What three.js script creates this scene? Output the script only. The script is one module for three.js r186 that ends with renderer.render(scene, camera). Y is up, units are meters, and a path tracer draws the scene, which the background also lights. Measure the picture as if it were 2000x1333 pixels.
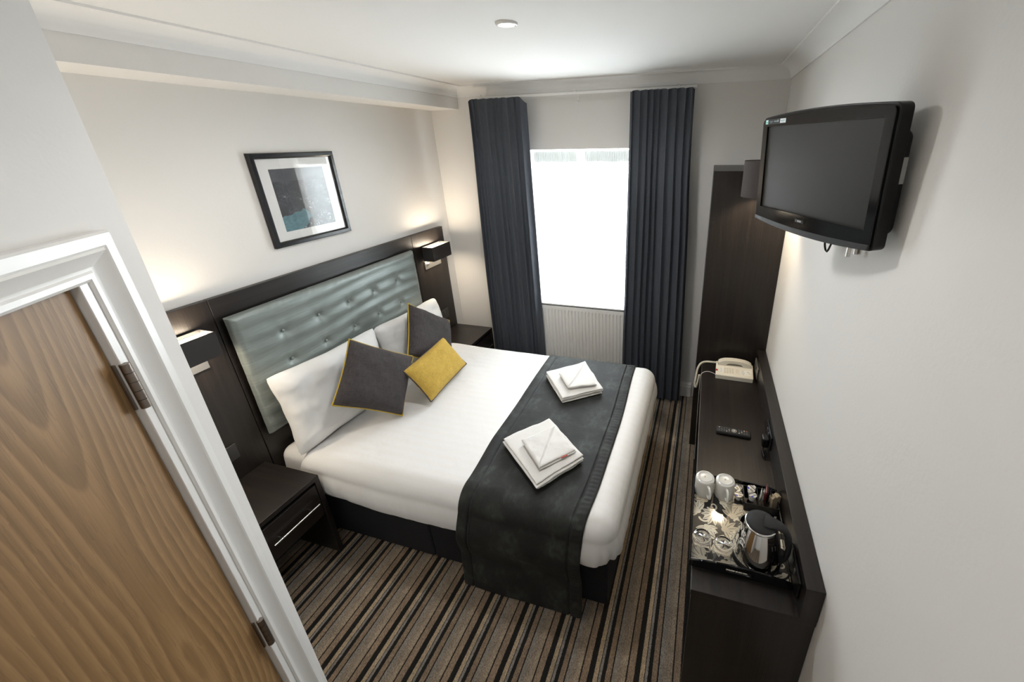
import * as THREE from 'three';
import { RoundedBoxGeometry } from 'three/addons/geometries/RoundedBoxGeometry.js';
import { mergeGeometries, toCreasedNormals } from 'three/addons/utils/BufferGeometryUtils.js';
import { RectAreaLightUniformsLib } from 'three/addons/lights/RectAreaLightUniformsLib.js';
RectAreaLightUniformsLib.init();

// ---------------------------------------------------------------- camera, sky, exposure, large lights
const scene = new THREE.Scene();
const camera = new THREE.PerspectiveCamera(2 * Math.atan(666.5 / 779.676) * 180 / Math.PI, 2000 / 1333, 0.02, 60);
camera.position.set(2.2415, 2.1234, 3.132);
camera.rotation.order = 'YXZ';
camera.rotation.set(-0.3874, 0.2842, -0.0209);
camera.setViewOffset(2000, 1333, 1000 - 1153.96, 666.5 - 597.28, 2000, 1333);
camera.updateProjectionMatrix();

const renderer = new THREE.WebGLRenderer({ antialias: true });
renderer.toneMapping = THREE.LinearToneMapping;
renderer.toneMappingExposure = 0.73;
renderer.shadowMap.enabled = true;
renderer.shadowMap.type = THREE.PCFSoftShadowMap;

scene.background = new THREE.Color().setRGB(5.2, 5.6, 6.0);      // white overcast sky

// daylight coming in through the one window
const day = new THREE.RectAreaLight(new THREE.Color().setRGB(0.91, 0.965, 1.0), 23.5, 0.80, 1.26);
day.name = 'window_daylight';
day.position.set(1.25, 1.435, -0.165);
day.lookAt(1.25, 1.435, 3);
scene.add(day);

// ---------------------------------------------------------------- helpers
const W = 2.686, H = 2.55, ZF = 4.2;
function rng(seed) { let a = seed >>> 0; return () => { a = (a + 0x6d2b79f5) >>> 0; let t = a; t = Math.imul(t ^ (t >>> 15), t | 1); t ^= t + Math.imul(t ^ (t >>> 7), t | 61); return ((t ^ (t >>> 14)) >>> 0) / 4294967296; }; }
function hash2(x, y, s) { let h = Math.imul(x, 374761393) ^ Math.imul(y, 668265263) ^ Math.imul(s, 974634541); h = Math.imul(h ^ (h >>> 13), 1274126177); return ((h ^ (h >>> 16)) >>> 0) / 4294967296; }
function vnoise(x, y, s, px = 1 << 20, py = 1 << 20) {
  const xi = Math.floor(x), yi = Math.floor(y); let fx = x - xi, fy = y - yi;
  fx = fx * fx * (3 - 2 * fx); fy = fy * fy * (3 - 2 * fy);
  const X0 = ((xi % px) + px) % px, X1 = (X0 + 1) % px, Y0 = ((yi % py) + py) % py, Y1 = (Y0 + 1) % py;
  const a = hash2(X0, Y0, s), b = hash2(X1, Y0, s), c = hash2(X0, Y1, s), d = hash2(X1, Y1, s);
  return a + (b - a) * fx + (c - a) * fy + (a - b - c + d) * fx * fy;
}
function fbm(x, y, s, o = 4, px, py) { let v = 0, a = 0.5, t = 0; for (let i = 0; i < o; i++) { v += a * vnoise(x, y, s + i * 17, px, py); t += a; a *= 0.5; x *= 2; y *= 2; if (px) { px *= 2; py *= 2; } } return v / t; }
const clamp = (v, a, b) => Math.min(b, Math.max(a, v));
const lerp = (a, b, t) => a + (b - a) * t;
const smooth = (a, b, x) => { const t = clamp((x - a) / (b - a), 0, 1); return t * t * (3 - 2 * t); };

// colour texture computed per pixel; fn returns sRGB 0..255; size in metres for uv given in metres
function dataTex(w, h, sx, sy, fn, srgb = true) {
  const d = new Uint8Array(w * h * 4);
  for (let j = 0; j < h; j++) for (let i = 0; i < w; i++) { const c = fn(i / w, j / h, i, j), k = (j * w + i) * 4; if (typeof c === 'number') { d[k] = d[k + 1] = d[k + 2] = clamp(c, 0, 255); } else { d[k] = clamp(c[0], 0, 255); d[k + 1] = clamp(c[1], 0, 255); d[k + 2] = clamp(c[2], 0, 255); } d[k + 3] = 255; }
  const t = new THREE.DataTexture(d, w, h, THREE.RGBAFormat);
  t.wrapS = t.wrapT = THREE.RepeatWrapping; t.magFilter = THREE.LinearFilter; t.minFilter = THREE.LinearMipmapLinearFilter; t.generateMipmaps = true;
  if (srgb) t.colorSpace = THREE.SRGBColorSpace;
  t.repeat.set(1 / sx, 1 / sy); t.needsUpdate = true; return t;
}
function canvasTex(w, h, draw) {
  const c = document.createElement('canvas'); c.width = w; c.height = h; draw(c.getContext('2d'), w, h);
  const t = new THREE.CanvasTexture(c); t.colorSpace = THREE.SRGBColorSpace; t.magFilter = THREE.LinearFilter; return t;
}
const lin = (r, g, b) => new THREE.Color().setRGB(r, g, b);
const std = (o) => new THREE.MeshStandardMaterial(o);
const phy = (o) => new THREE.MeshPhysicalMaterial(o);

// uv in metres from position, by the dominant axis of the normal; grain = axis that v follows
function boxUV(g, grain = 'y') {
  g.computeVertexNormals ? 0 : 0;
  const p = g.attributes.position, n = g.attributes.normal, uv = new Float32Array(p.count * 2);
  for (let i = 0; i < p.count; i++) {
    const a = Math.abs(n.getX(i)), b = Math.abs(n.getY(i)), c = Math.abs(n.getZ(i));
    const P = { x: p.getX(i), y: p.getY(i), z: p.getZ(i) };
    const axes = a >= b && a >= c ? ['z', 'y'] : b >= c ? ['x', 'z'] : ['x', 'y'];
    let [u, v] = axes; if (u === grain) [u, v] = [v, u];
    uv[2 * i] = P[u]; uv[2 * i + 1] = P[v];
  }
  g.setAttribute('uv', new THREE.BufferAttribute(uv, 2)); return g;
}
function bx(x0, x1, y0, y1, z0, z1, r = 0, grain = 'y') {
  const w = x1 - x0, h = y1 - y0, d = z1 - z0;
  const g = r > 0 ? new RoundedBoxGeometry(w, h, d, 2, Math.min(r, w / 2.01, h / 2.01, d / 2.01)) : new THREE.BoxGeometry(w, h, d);
  g.translate((x0 + x1) / 2, (y0 + y1) / 2, (z0 + z1) / 2); return boxUV(g.index ? g : g, grain);
}
function merge(list) { return mergeGeometries(list.map((g) => { const q = g.index ? g.toNonIndexed() : g; for (const k of Object.keys(q.attributes)) if (!['position', 'normal', 'uv'].includes(k)) q.deleteAttribute(k); if (!q.attributes.uv) boxUV(q); return q; })); }
const taken = {};
function numbered(n) { if (!(n in taken)) { taken[n] = 0; return n; } taken[n]++; return `${n}_${String(taken[n]).padStart(3, '0')}`; }
function mesh(name, geo, mat, parent) {
  const m = new THREE.Mesh(geo, mat); m.castShadow = m.receiveShadow = true;
  if (parent) { m.name = name; parent.add(m); } else { m.name = numbered(name); scene.add(m); }
  return m;
}
function thing(name, label, category, pos = [0, 0, 0], turn = 0, group) {
  const o = new THREE.Group(); o.name = numbered(name); scene.add(o); o.position.set(...pos); o.rotation.y = turn;
  o.userData = { label, category }; if (group) o.userData.group = group; return o;
}
function tag(o, label, category, group) { o.userData = { label, category }; if (group) o.userData.group = group; return o; }
function struct(name, geo, mat, label) { const m = mesh(name, geo, mat); m.userData.kind = 'structure'; if (label) m.userData.label = label; return m; }
function structGroup(name, label) { const o = new THREE.Group(); o.name = name; scene.add(o); o.userData = { kind: 'structure', label }; return o; }
// grid surface: fn(u,v) -> [x,y,z]; u,v 0..1
function grid(nu, nv, fn, uvf) {
  const pos = [], uv = [], idx = [];
  for (let j = 0; j <= nv; j++) for (let i = 0; i <= nu; i++) { const u = i / nu, v = j / nv, p = fn(u, v); pos.push(...p); const q = uvf ? uvf(u, v, p) : [u, v]; uv.push(q[0], q[1]); }
  for (let j = 0; j < nv; j++) for (let i = 0; i < nu; i++) { const a = j * (nu + 1) + i, b = a + 1, c = a + nu + 1, d = c + 1; idx.push(a, b, d, a, d, c); }
  const g = new THREE.BufferGeometry(); g.setAttribute('position', new THREE.Float32BufferAttribute(pos, 3)); g.setAttribute('uv', new THREE.Float32BufferAttribute(uv, 2)); g.setIndex(idx); g.computeVertexNormals(); return g;
}
function tube(pts, r, seg = 24, rad = 8, closed = false) { return new THREE.TubeGeometry(new THREE.CatmullRomCurve3(pts.map((p) => new THREE.Vector3(...p)), closed), seg, r, rad, closed); }
function cyl(r0, r1, h, x, y, z, seg = 24, axis = 'y') { const g = new THREE.CylinderGeometry(r0, r1, h, seg); if (axis === 'x') g.rotateZ(Math.PI / 2); if (axis === 'z') g.rotateX(Math.PI / 2); g.translate(x, y, z); return g; }
function lathe(pts, seg = 40) { return new THREE.LatheGeometry(pts.map((p) => new THREE.Vector2(...p)), seg); }

// ---------------------------------------------------------------- materials
const wallBump = dataTex(512, 512, 0.35, 0.35, (u, v) => 128 + 90 * (fbm(u * 48, v * 48, 3, 3, 48, 48) - 0.5) + 60 * (fbm(u * 8, v * 8, 9, 3, 8, 8) - 0.5), false);
const M = {};
M.wall = std({ color: lin(0.80, 0.78, 0.75), roughness: 0.85, bumpMap: wallBump, bumpScale: 0.0006 });
M.ceiling = std({ color: lin(0.87, 0.86, 0.84), roughness: 0.9, bumpMap: wallBump, bumpScale: 0.0004 });
M.cornice = std({ color: lin(0.86, 0.85, 0.83), roughness: 0.75 });
M.gloss = std({ color: lin(0.84, 0.825, 0.795), roughness: 0.32 });
M.upvc = std({ color: lin(0.85, 0.86, 0.86), roughness: 0.3 });
M.rad = std({ color: lin(0.87, 0.855, 0.82), roughness: 0.35 });
M.glass = phy({ color: 0xffffff, transmission: 1, thickness: 0, roughness: 0.02, ior: 1.45 });
M.solidGlass = phy({ color: 0xffffff, transmission: 1, thickness: 0.004, roughness: 0.01, ior: 1.5 });
M.chrome = std({ color: lin(0.72, 0.71, 0.69), metalness: 1, roughness: 0.22 });
M.brushed = std({ color: lin(0.62, 0.60, 0.57), metalness: 1, roughness: 0.38 });
M.black = phy({ color: lin(0.008, 0.008, 0.009), roughness: 0.3, specularIntensity: 0.6 });
M.blackGloss = std({ color: lin(0.006, 0.006, 0.007), roughness: 0.1 });
M.blackMatt = std({ color: lin(0.016, 0.016, 0.018), roughness: 0.7 });

// dark-stained wenge boards
const wengeTex = dataTex(512, 1024, 0.32, 1.1, (u, v) => {
  const w = 0.02 * (fbm(u * 3, v * 2, 5, 3, 3, 2) - 0.5);
  const fine = fbm((u + w) * 160, v * 5, 11, 2, 160, 5), broad = fbm((u + w) * 22, v * 2, 21, 3, 22, 2);
  const k = 0.64 + 0.32 * (fine - 0.5) + 0.45 * (broad - 0.5);
  const pore = fine > 0.68 ? 0.86 : 1;
  return [44 * k * pore + 5, 36.5 * k * pore + 5, 32.5 * k * pore + 5];
});
const wengeBump = dataTex(512, 512, 0.32, 1.1, (u, v) => 255 * fbm(u * 160, v * 5, 11, 2, 160, 5), false);
M.wenge = std({ map: wengeTex, roughness: 0.36, bumpMap: wengeBump, bumpScale: 0.0003 });
M.wengeEdge = std({ map: wengeTex, roughness: 0.45 });

// oak veneer of the door
const oakTex = dataTex(1024, 2048, 0.78, 2.0, (u, v) => {
  const x = u * 0.78 - 0.34, y = v * 2.0;
  const wob = 0.05 * (fbm(u * 3, v * 3, 31, 3, 3, 3) - 0.5) + 0.012 * (fbm(u * 14, v * 9, 37, 2, 14, 9) - 0.5);
  const bow = 0.055 * Math.sin(y * 2.3 + 0.6) + 0.03 * Math.sin(y * 5.1);
  const r = Math.sqrt((x + wob) ** 2 + (0.09 + bow) ** 2) * 62 + 0.9 * fbm(u * 2, v * 6, 43, 3, 2, 6);
  const f = r - Math.floor(r);
  const ring = smooth(0.0, 0.75, f) * (1 - smooth(0.86, 1.0, f));
  const fine = fbm(u * 260, v * 26, 51, 2, 260, 26), pore = fine > 0.68 ? 0.90 : 1;
  const tone = fbm(u * 4, v * 3, 61, 3, 4, 3);
  const k = 1 - 0.15 * ring * (0.5 + tone) + 0.14 * (tone - 0.5) + 0.12 * (fine - 0.5);
  return [161 * k * pore, 126 * k * pore * (1 - 0.02 * ring), 85 * k * pore * (1 - 0.07 * ring)];
});
M.oak = std({ map: oakTex, roughness: 0.5 });

// striped loop carpet; period 0.1915 m across x
const stripes = [[0, 0.024, 26, 25, 23], [0.024, 0.043, 166, 147, 121], [0.043, 0.046, 30, 28, 26], [0.046, 0.057, 130, 126, 121], [0.057, 0.074, 29, 28, 26], [0.074, 0.096, 134, 115, 95], [0.096, 0.1015, 34, 30, 27], [0.1015, 0.119, 133, 127, 118], [0.119, 0.139, 139, 126, 111], [0.139, 0.158, 151, 136, 117], [0.158, 0.164, 36, 31, 28], [0.164, 0.1915, 138, 119, 100]];
const PER = 0.1915;
const carpetTex = dataTex(1532, 1024, PER * 2, 0.5, (u, v, i, j) => {
  const wob = 0.0016 * (vnoise(u * 120, v * 120, 77, 120, 120) - 0.5);
  let x = (u * PER * 2 + wob + PER * 2) % PER; let c = stripes[0];
  for (const s of stripes) if (x >= s[0] && x < s[1]) c = s;
  const n = vnoise(u * 300, v * 150, 5, 300, 150), m = hash2(i >> 1, j >> 2, 7), b = fbm(u * 10, v * 10, 13, 3, 10, 10);
  const k = (0.66 + 0.42 * n + 0.28 * (m - 0.5)) * (0.9 + 0.2 * b) * 1.18;
  return [c[2] * k, c[3] * k, c[4] * k];
});
const carpetBump = dataTex(512, 512, PER, 0.25, (u, v) => 255 * (0.6 * vnoise(u * 90, v * 70, 5, 90, 70) + 0.4 * vnoise(u * 190, v * 150, 8, 190, 150)), false);
M.carpet = std({ map: carpetTex, roughness: 1, bumpMap: carpetBump, bumpScale: 0.0025 });

// cloth
const weave = dataTex(256, 256, 0.02, 0.02, (u, v) => 128 + 60 * Math.sin(u * 2 * Math.PI * 16) * Math.sin(v * 2 * Math.PI * 16) + 90 * (fbm(u * 32, v * 32, 4, 2, 32, 32) - 0.5), false);
const linenCol = (r, g, b, seed, d = 1) => dataTex(512, 512, 0.16, 0.16, (u, v) => { const a = vnoise(u * 130, v * 9, seed, 130, 9), c = vnoise(u * 9, v * 130, seed + 1, 9, 130), h = 0.9 + d * (0.2 * (a - 0.5) + 0.2 * (c - 0.5) + 0.1 * (fbm(u * 60, v * 60, seed + 2, 2, 60, 60) - 0.5)); return [r * h, g * h, b * h]; });
M.greyLinen = phy({ map: linenCol(78, 73, 74, 3), roughness: 0.95, bumpMap: weave, bumpScale: 0.0006, sheen: 0.25, sheenRoughness: 0.6, sheenColor: lin(0.5, 0.5, 0.52) });
M.gold = phy({ map: linenCol(222, 184, 84, 13, 0.5), roughness: 0.95, bumpMap: weave, bumpScale: 0.0006, sheen: 0.2, sheenRoughness: 0.6, sheenColor: lin(0.8, 0.65, 0.3) });
M.goldPipe = std({ color: lin(0.52, 0.36, 0.04), roughness: 0.8 });
M.greyPipe = std({ color: lin(0.07, 0.06, 0.06), roughness: 0.85 });
const cottonBump = dataTex(512, 512, 0.5, 0.5, (u, v) => 128 + 120 * (fbm(u * 10, v * 10, 8, 4, 10, 10) - 0.5), false);
M.cotton = phy({ color: lin(0.84, 0.84, 0.835), roughness: 0.9, bumpMap: cottonBump, bumpScale: 0.004, sheen: 0.15, sheenRoughness: 0.7, sheenColor: lin(1, 1, 1) });
// duvet: satin stripe woven along the bed (a change of gloss and a trace of tone)
const satinTex = dataTex(64, 128, 0.5, 0.052, (u, v) => (v < 0.5 ? [237, 236, 235] : [236, 235, 233]));
const satinRough = dataTex(64, 128, 0.5, 0.052, (u, v) => (v < 0.5 ? 212 : 235), false);
M.duvet = phy({ map: satinTex, roughness: 1, roughnessMap: satinRough, bumpMap: cottonBump, bumpScale: 0.003 });
M.towel = phy({ color: lin(0.84, 0.825, 0.80), roughness: 1, bumpMap: dataTex(256, 256, 0.05, 0.05, (u, v) => 255 * fbm(u * 40, v * 40, 6, 2, 40, 40), false), bumpScale: 0.0018, sheen: 0.3, sheenColor: lin(1, 1, 1), sheenRoughness: 0.8 });
const velvetTex = dataTex(1024, 1024, 0.6, 0.6, (u, v) => {
  const a = fbm(u * 6, v * 6, 14, 5, 6, 6), b = fbm(u * 30 + 3 * a, v * 18, 24, 3, 30, 18), k = 0.62 + 0.95 * smooth(0.3, 0.75, a) * (0.35 + 1.3 * b * b) + 0.3 * (vnoise(u * 260, v * 200, 34, 260, 200) - 0.5);
  return [35 * k, 38 * k, 36.5 * k];
});
M.velvet = phy({ map: velvetTex, roughness: 0.75, sheen: 0.9, sheenRoughness: 0.35, sheenColor: lin(0.17, 0.195, 0.205), bumpMap: cottonBump, bumpScale: 0.004 });
M.divan = phy({ map: linenCol(30, 30, 36, 33), roughness: 0.95 });
const curtainTex = linenCol(88, 93, 102, 43, 0.3);
M.curtain = phy({ map: curtainTex, roughness: 0.85, bumpMap: weave, bumpScale: 0.0003, sheen: 0.3, sheenRoughness: 0.5, sheenColor: lin(0.4, 0.45, 0.52) });
M.sheer = phy({ color: lin(0.96, 0.97, 0.97), roughness: 0.55, transmission: 0.62, thickness: 0, ior: 1.1, side: THREE.DoubleSide });
const satinSlub = dataTex(512, 512, 0.5, 0.5, (u, v) => { const a = fbm(u * 6, v * 60, 71, 3, 6, 60), k = 0.94 + 0.12 * a; return [142 * k, 150 * k, 147 * k]; });
M.satin = phy({ map: satinSlub, roughness: 0.42, metalness: 0.4, sheen: 0.3, sheenRoughness: 0.4, sheenColor: lin(0.6, 0.7, 0.75), bumpMap: dataTex(256, 512, 0.5, 0.25, (u, v) => 255 * fbm(u * 4, v * 60, 72, 3, 4, 60), false), bumpScale: 0.0004 });
M.lampGlow = std({ color: 0xffffff, emissive: lin(1.0, 0.86, 0.66), emissiveIntensity: 6, roughness: 0.6 });
M.downGlow = std({ color: 0xffffff, emissive: lin(1.0, 0.95, 0.86), emissiveIntensity: 8, roughness: 0.6 });

// ---------------------------------------------------------------- the room
struct('floor', bx(-0.15, W + 0.15, -0.1, 0, -0.35, ZF + 0.15), M.carpet, 'carpet striped in black, taupe, tan and grey');
{ // phase of the stripes: a wide black one starts at x = 1.536
  const g = scene.getObjectByName('floor').geometry, p = g.attributes.position, uv = g.attributes.uv;
  for (let i = 0; i < p.count; i++) uv.setXY(i, p.getX(i) - 1.536, p.getZ(i));
}
struct('ceiling', bx(-0.15, W + 0.15, H, H + 0.12, -0.35, ZF + 0.15), M.ceiling);
struct('wall_left', bx(-0.15, 0, 0, H, -0.35, ZF), M.wall);
struct('wall_right', bx(W, W + 0.15, 0, H, -0.35, ZF), M.wall);
struct('wall_front', bx(0, W, 0, H, ZF, ZF + 0.15), M.wall);
const WX0 = 0.850, WX1 = 1.652, WY0 = 0.80, WY1 = 2.081, RD = 0.30;
struct('wall_back', merge([bx(0, WX0, 0, H, -RD, 0), bx(WX1, W, 0, H, -RD, 0), bx(WX0, WX1, 0, WY0, -RD, 0), bx(WX0, WX1, WY1, H, -RD, 0)]), M.wall);
struct('wall_bulkhead', bx(0, 0.256, 2.392, H, 0, ZF), M.wall, 'boxed-in bulkhead under the ceiling along the bed wall');
// cove cornices: a concave moulding between wall and ceiling
function coveProfile() { const s = new THREE.Shape(); s.moveTo(0, 0); s.lineTo(0, -0.075); s.lineTo(0.007, -0.075); s.lineTo(0.009, -0.067); const n = 10; for (let i = 0; i <= n; i++) { const a = (i / n) * Math.PI / 2; s.lineTo(0.009 + 0.064 * (1 - Math.cos(a)), -0.067 + 0.058 * Math.sin(a)); } s.lineTo(0.083, -0.008); s.lineTo(0.083, 0); s.closePath(); return s; }
function cove(len) { return toCreasedNormals(new THREE.ExtrudeGeometry(coveProfile(), { depth: len, bevelEnabled: false }), 0.5); }
{ const g = cove(ZF); g.translate(0.256, H, 0); struct('trim_1', g, M.cornice, 'plaster cove along the bulkhead'); }
{ const g = cove(W - 0.256); g.rotateY(-Math.PI / 2); g.translate(W, H, 0); struct('trim_2', g, M.cornice, 'plaster cove above the window wall'); }
{ const g = cove(ZF); g.rotateY(Math.PI); g.translate(W, H, ZF); struct('trim_3', g, M.cornice, 'plaster cove above the desk wall'); }
// skirting boards
function skirt(len) { const s = new THREE.Shape(); [[0, 0], [0.018, 0], [0.018, 0.1], [0.014, 0.108], [0.014, 0.122], [0.008, 0.132], [0.006, 0.14], [0, 0.14]].forEach((p, i) => (i ? s.lineTo(...p) : s.moveTo(...p))); return toCreasedNormals(new THREE.ExtrudeGeometry(s, { depth: len, bevelEnabled: false }), 0.4); }
{ const g = skirt(2.24); g.rotateY(-Math.PI / 2); g.translate(2.24, 0, 0); struct('baseboard_back', g, M.gloss); }
{ const g = skirt(ZF - 2.215); g.rotateY(Math.PI); g.translate(W, 0, ZF); struct('baseboard_right', g, M.gloss); }

// window: frame bars, two casements, panes and sill
{
  const w = structGroup('window_1', 'white framed window behind a net curtain'), z0 = -0.24, z1 = -0.18, f = 0.05;
  mesh('window_frame', merge([bx(WX0, WX1, WY0, WY0 + f, z0, z1, 0.006), bx(WX0, WX1, WY1 - f, WY1, z0, z1, 0.006), bx(WX0, WX0 + f, WY0 + f, WY1 - f, z0, z1, 0.006), bx(WX1 - f, WX1, WY0 + f, WY1 - f, z0, z1, 0.006), bx(1.229, 1.273, WY0 + f, WY1 - f, z0, z1, 0.006)]), M.upvc, w);
  mesh('pane', bx(WX0 + f, 1.229, WY0 + f, WY1 - f, -0.213, -0.209), M.glass, w);
  mesh('pane', bx(1.273, WX1 - f, WY0 + f, WY1 - f, -0.213, -0.209), M.glass, w);
  mesh('sill', bx(WX0 - 0.0, WX1, WY0 - 0.0, WY0 + 0.018, -0.18, 0.028, 0.005), M.gloss, w);
}

// angled bathroom wall with the oak door, and its return to the bed wall
const AX = 1.0826, AZ = 2.5979, AA = 0.60637;
const placeA = (o) => { o.position.set(AX, 0, AZ); o.rotation.y = AA + Math.PI / 2; return o; };   // local -x runs along the wall towards the camera, local z faces the room
function flipX(g0) { // mirror a shape drawn with x along the wall
  const g = g0.index ? g0.toNonIndexed() : g0, p = g.attributes.position, n = g.attributes.normal, uv = g.attributes.uv;
  for (let i = 0; i < p.count; i++) { p.setX(i, -p.getX(i)); n.setX(i, -n.getX(i)); }
  for (let i = 0; i < p.count; i += 3) for (const a of [p, n, uv]) { if (!a) continue; for (let k = 0; k < a.itemSize; k++) { const t = a.array[(i + 1) * a.itemSize + k]; a.array[(i + 1) * a.itemSize + k] = a.array[(i + 2) * a.itemSize + k]; a.array[(i + 2) * a.itemSize + k] = t; } }
  return g;
}
{
  const s = new THREE.Shape(); s.moveTo(0.0426, 0); s.lineTo(1.10, 0); s.lineTo(1.10, H); s.lineTo(-0.0204, H); s.closePath();
  const h = new THREE.Path(); h.moveTo(0.165, 0.0); h.lineTo(0.165, 1.94); h.lineTo(0.955, 1.94); h.lineTo(0.955, 0.0); h.closePath(); s.holes.push(h);
  const g = new THREE.ExtrudeGeometry(s, { depth: 0.1, bevelEnabled: false }); g.translate(0, 0, -0.1);
  placeA(struct('wall_corner', flipX(g), M.wall, 'angled bathroom wall round the oak door'));
  const ex = AX + 1.10 * Math.sin(AA), ez = AZ + 1.10 * Math.cos(AA);
  struct('wall_hall', bx(ex - 0.1, ex, 0, H, ez - 0.02, ZF), M.wall);
  struct('wall_return', bx(0, AX - 0.03, 0, H, AZ + 0.03, AZ + 0.12), M.wall);
  const d = structGroup('door_1', 'oak veneer bathroom door in a white moulded frame'); placeA(d);
  mesh('door_leaf', flipX(bx(0.1835, 0.935, 0.008, 1.921, -0.05, -0.004, 0.002, 'y')), M.oak, d);
  // white lining and stop
  mesh('door_lining', flipX(merge([bx(0.158, 0.1815, 0, 1.945, -0.1, 0.0085, 0.002), bx(0.94, 0.962, 0, 1.945, -0.1, 0.0085, 0.002), bx(0.158, 0.962, 1.924, 1.945, -0.1, 0.0085, 0.002), bx(0.181, 0.196, 0, 1.912, -0.1, -0.055, 0.002), bx(0.925, 0.94, 0, 1.912, -0.1, -0.055, 0.002)])), M.gloss, d);
  // moulded architrave: stepped profile (distance from the opening, height off the wall)
  const prof = [[0.004, 0], [0.004, 0.010], [0.009, 0.013], [0.018, 0.013], [0.022, 0.010], [0.028, 0.011], [0.046, 0.020], [0.052, 0.0235], [0.056, 0.0205], [0.060, 0.0225], [0.080, 0.0225], [0.084, 0.019], [0.084, 0]];
  const path = (off) => [[0.165 - off, 0], [0.165 - off, 1.94 - 0.036 + off], [0.955 + off, 1.94 - 0.036 + off], [0.955 + off, 0]];
  const parts = [];
  for (let k = 0; k < 3; k++) parts.push(grid(1, prof.length - 1, (u, v) => { const q = prof[Math.round(v * (prof.length - 1))], a = path(q[0])[k], b = path(q[0])[k + 1]; return [lerp(a[0], b[0], u), lerp(a[1], b[1], u), q[1]]; }));
  mesh('architrave', flipX(toCreasedNormals(merge(parts), 0.35)), M.gloss, d);
  // butt hinges
  const bronze = std({ color: lin(0.28, 0.24, 0.21), metalness: 1, roughness: 0.4 });
  for (const yc of [1.70, 0.92]) {
    const hg = mesh('hinge', flipX(bx(0.1785, 0.1862, yc - 0.05, yc + 0.05, -0.010, 0.0006, 0.0006)), bronze, d);
    for (let i = 0; i < 5; i++) mesh('knuckle', cyl(0.0078, 0.0078, 0.0188, -0.1795, yc - 0.04 + i * 0.02, 0.0120, 16), bronze, hg);
  }
}

// ceiling downlights; the second one stands over the entrance behind the camera
function downlight(x, z, label, cd, angle, pen) {
  const t = thing('ceiling_downlight', label, 'downlight', [x, H, z]);
  mesh('bezel', lathe([[0.030, -0.001], [0.031, -0.008], [0.036, -0.0085], [0.0405, -0.007], [0.0425, -0.003], [0.0425, 0]].reverse()), M.gloss, t);
  mesh('lens', lathe([[0, -0.010], [0.015, -0.0096], [0.026, -0.008], [0.0305, -0.004], [0.0305, -0.001]].reverse()), M.downGlow, t);
  const l = new THREE.SpotLight(new THREE.Color().setRGB(1.0, 0.985, 0.965), cd, 0, angle, pen, 2);
  l.name = 'downlight_beam'; l.position.set(0, -0.014, 0); l.castShadow = true; l.shadow.radius = 5; l.target.position.set(0, -1, 0); t.add(l, l.target);
}
downlight(1.449, 1.480, 'round white ceiling downlight above the bed', 5.2, 1.48, 0.24);
downlight(1.95, 3.30, 'round white ceiling downlight over the entrance by the oak door', 1.2, 1.227, 0.06);

// ---------------------------------------------------------------- headboard wall panel with padded satin panel
{
  const t = thing('headboard', 'dark wood headboard panelling with buttoned grey-blue satin pad', 'headboard', [0, 0, 0]);
  for (const [a, b] of [[0.143, 0.5455], [0.548, 1.957], [1.9595, 2.365]]) {
    mesh('panel', bx(0.001, 0.034, 0, 1.477, a, b, 0.0025, a === 0.548 ? 'z' : 'y'), M.wenge, t);
  }
  const Z0 = 0.603, Z1 = 1.937, Y0 = 0.690, Y1 = 1.379, D = 0.056, X0 = 0.034;
  const btn = []; for (const y of [1.209, 1.037]) for (const z of [0.832, 1.054, 1.266, 1.487, 1.708]) btn.push([z, y]);
  const nz = 300, ny = 150;
  const g = grid(nz, ny, (u, v) => {
    // outer rows and columns wrap round the edge to the board
    const z = lerp(Z1, Z0, u), y = lerp(Y0, Y1, v);
    const e = Math.min(z - Z0, Z1 - z, y - Y0, Y1 - y), R = 0.034;
    let x = e >= R ? D : D - R + Math.sqrt(Math.max(0, R * R - (R - e) ** 2));
    x *= 1; const inside = smooth(0.0, 0.06, e);
    let dip = 0, pl = 0;
    for (const [bz, by] of btn) { const dz = z - bz, dy = y - by, r = Math.hypot(dz, dy); dip += 0.013 * Math.exp(-((r / 0.022) ** 2)) + 0.005 * Math.exp(-((r / 0.07) ** 2)); const an = Math.atan2(dy, dz); pl += 0.0014 * Math.exp(-((r / 0.07) ** 2)) * Math.cos(an * 4 + 0.8) * smooth(0.006, 0.03, r); }
    const wave = 0.0024 * Math.sin((y + 0.02 * (z - 1.2) + 0.014 * Math.sin(z * 5)) * 2 * Math.PI / 0.083) + 0.0010 * (fbm(z * 5, y * 26, 81, 2) - 0.5) + 0.003 * (fbm(z * 4, y * 9, 83, 2) - 0.5);
    const side = (1 - inside) * 0.004 * (fbm((z + y) * 28, (z - y) * 10, 85, 2) - 0.5);
    return [X0 + Math.max(0, x + inside * (wave + pl - dip) + side), y, z];
  }, (u, v, p) => [p[2], p[1]]);
  const pad = mesh('padded_panel', g, M.satin, t); pad.userData.label = 'grey-blue satin pad with two visible rows of buttons';
  for (const [z, y] of btn) { const b = lathe([[0, 0.006], [0.004, 0.0056], [0.0075, 0.004], [0.009, 0.001], [0.0085, -0.003]].reverse(), 18); b.rotateZ(-Math.PI / 2); b.translate(X0 + D - 0.0135, y, z); mesh('button', b, M.satin, pad); }
}

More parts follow.
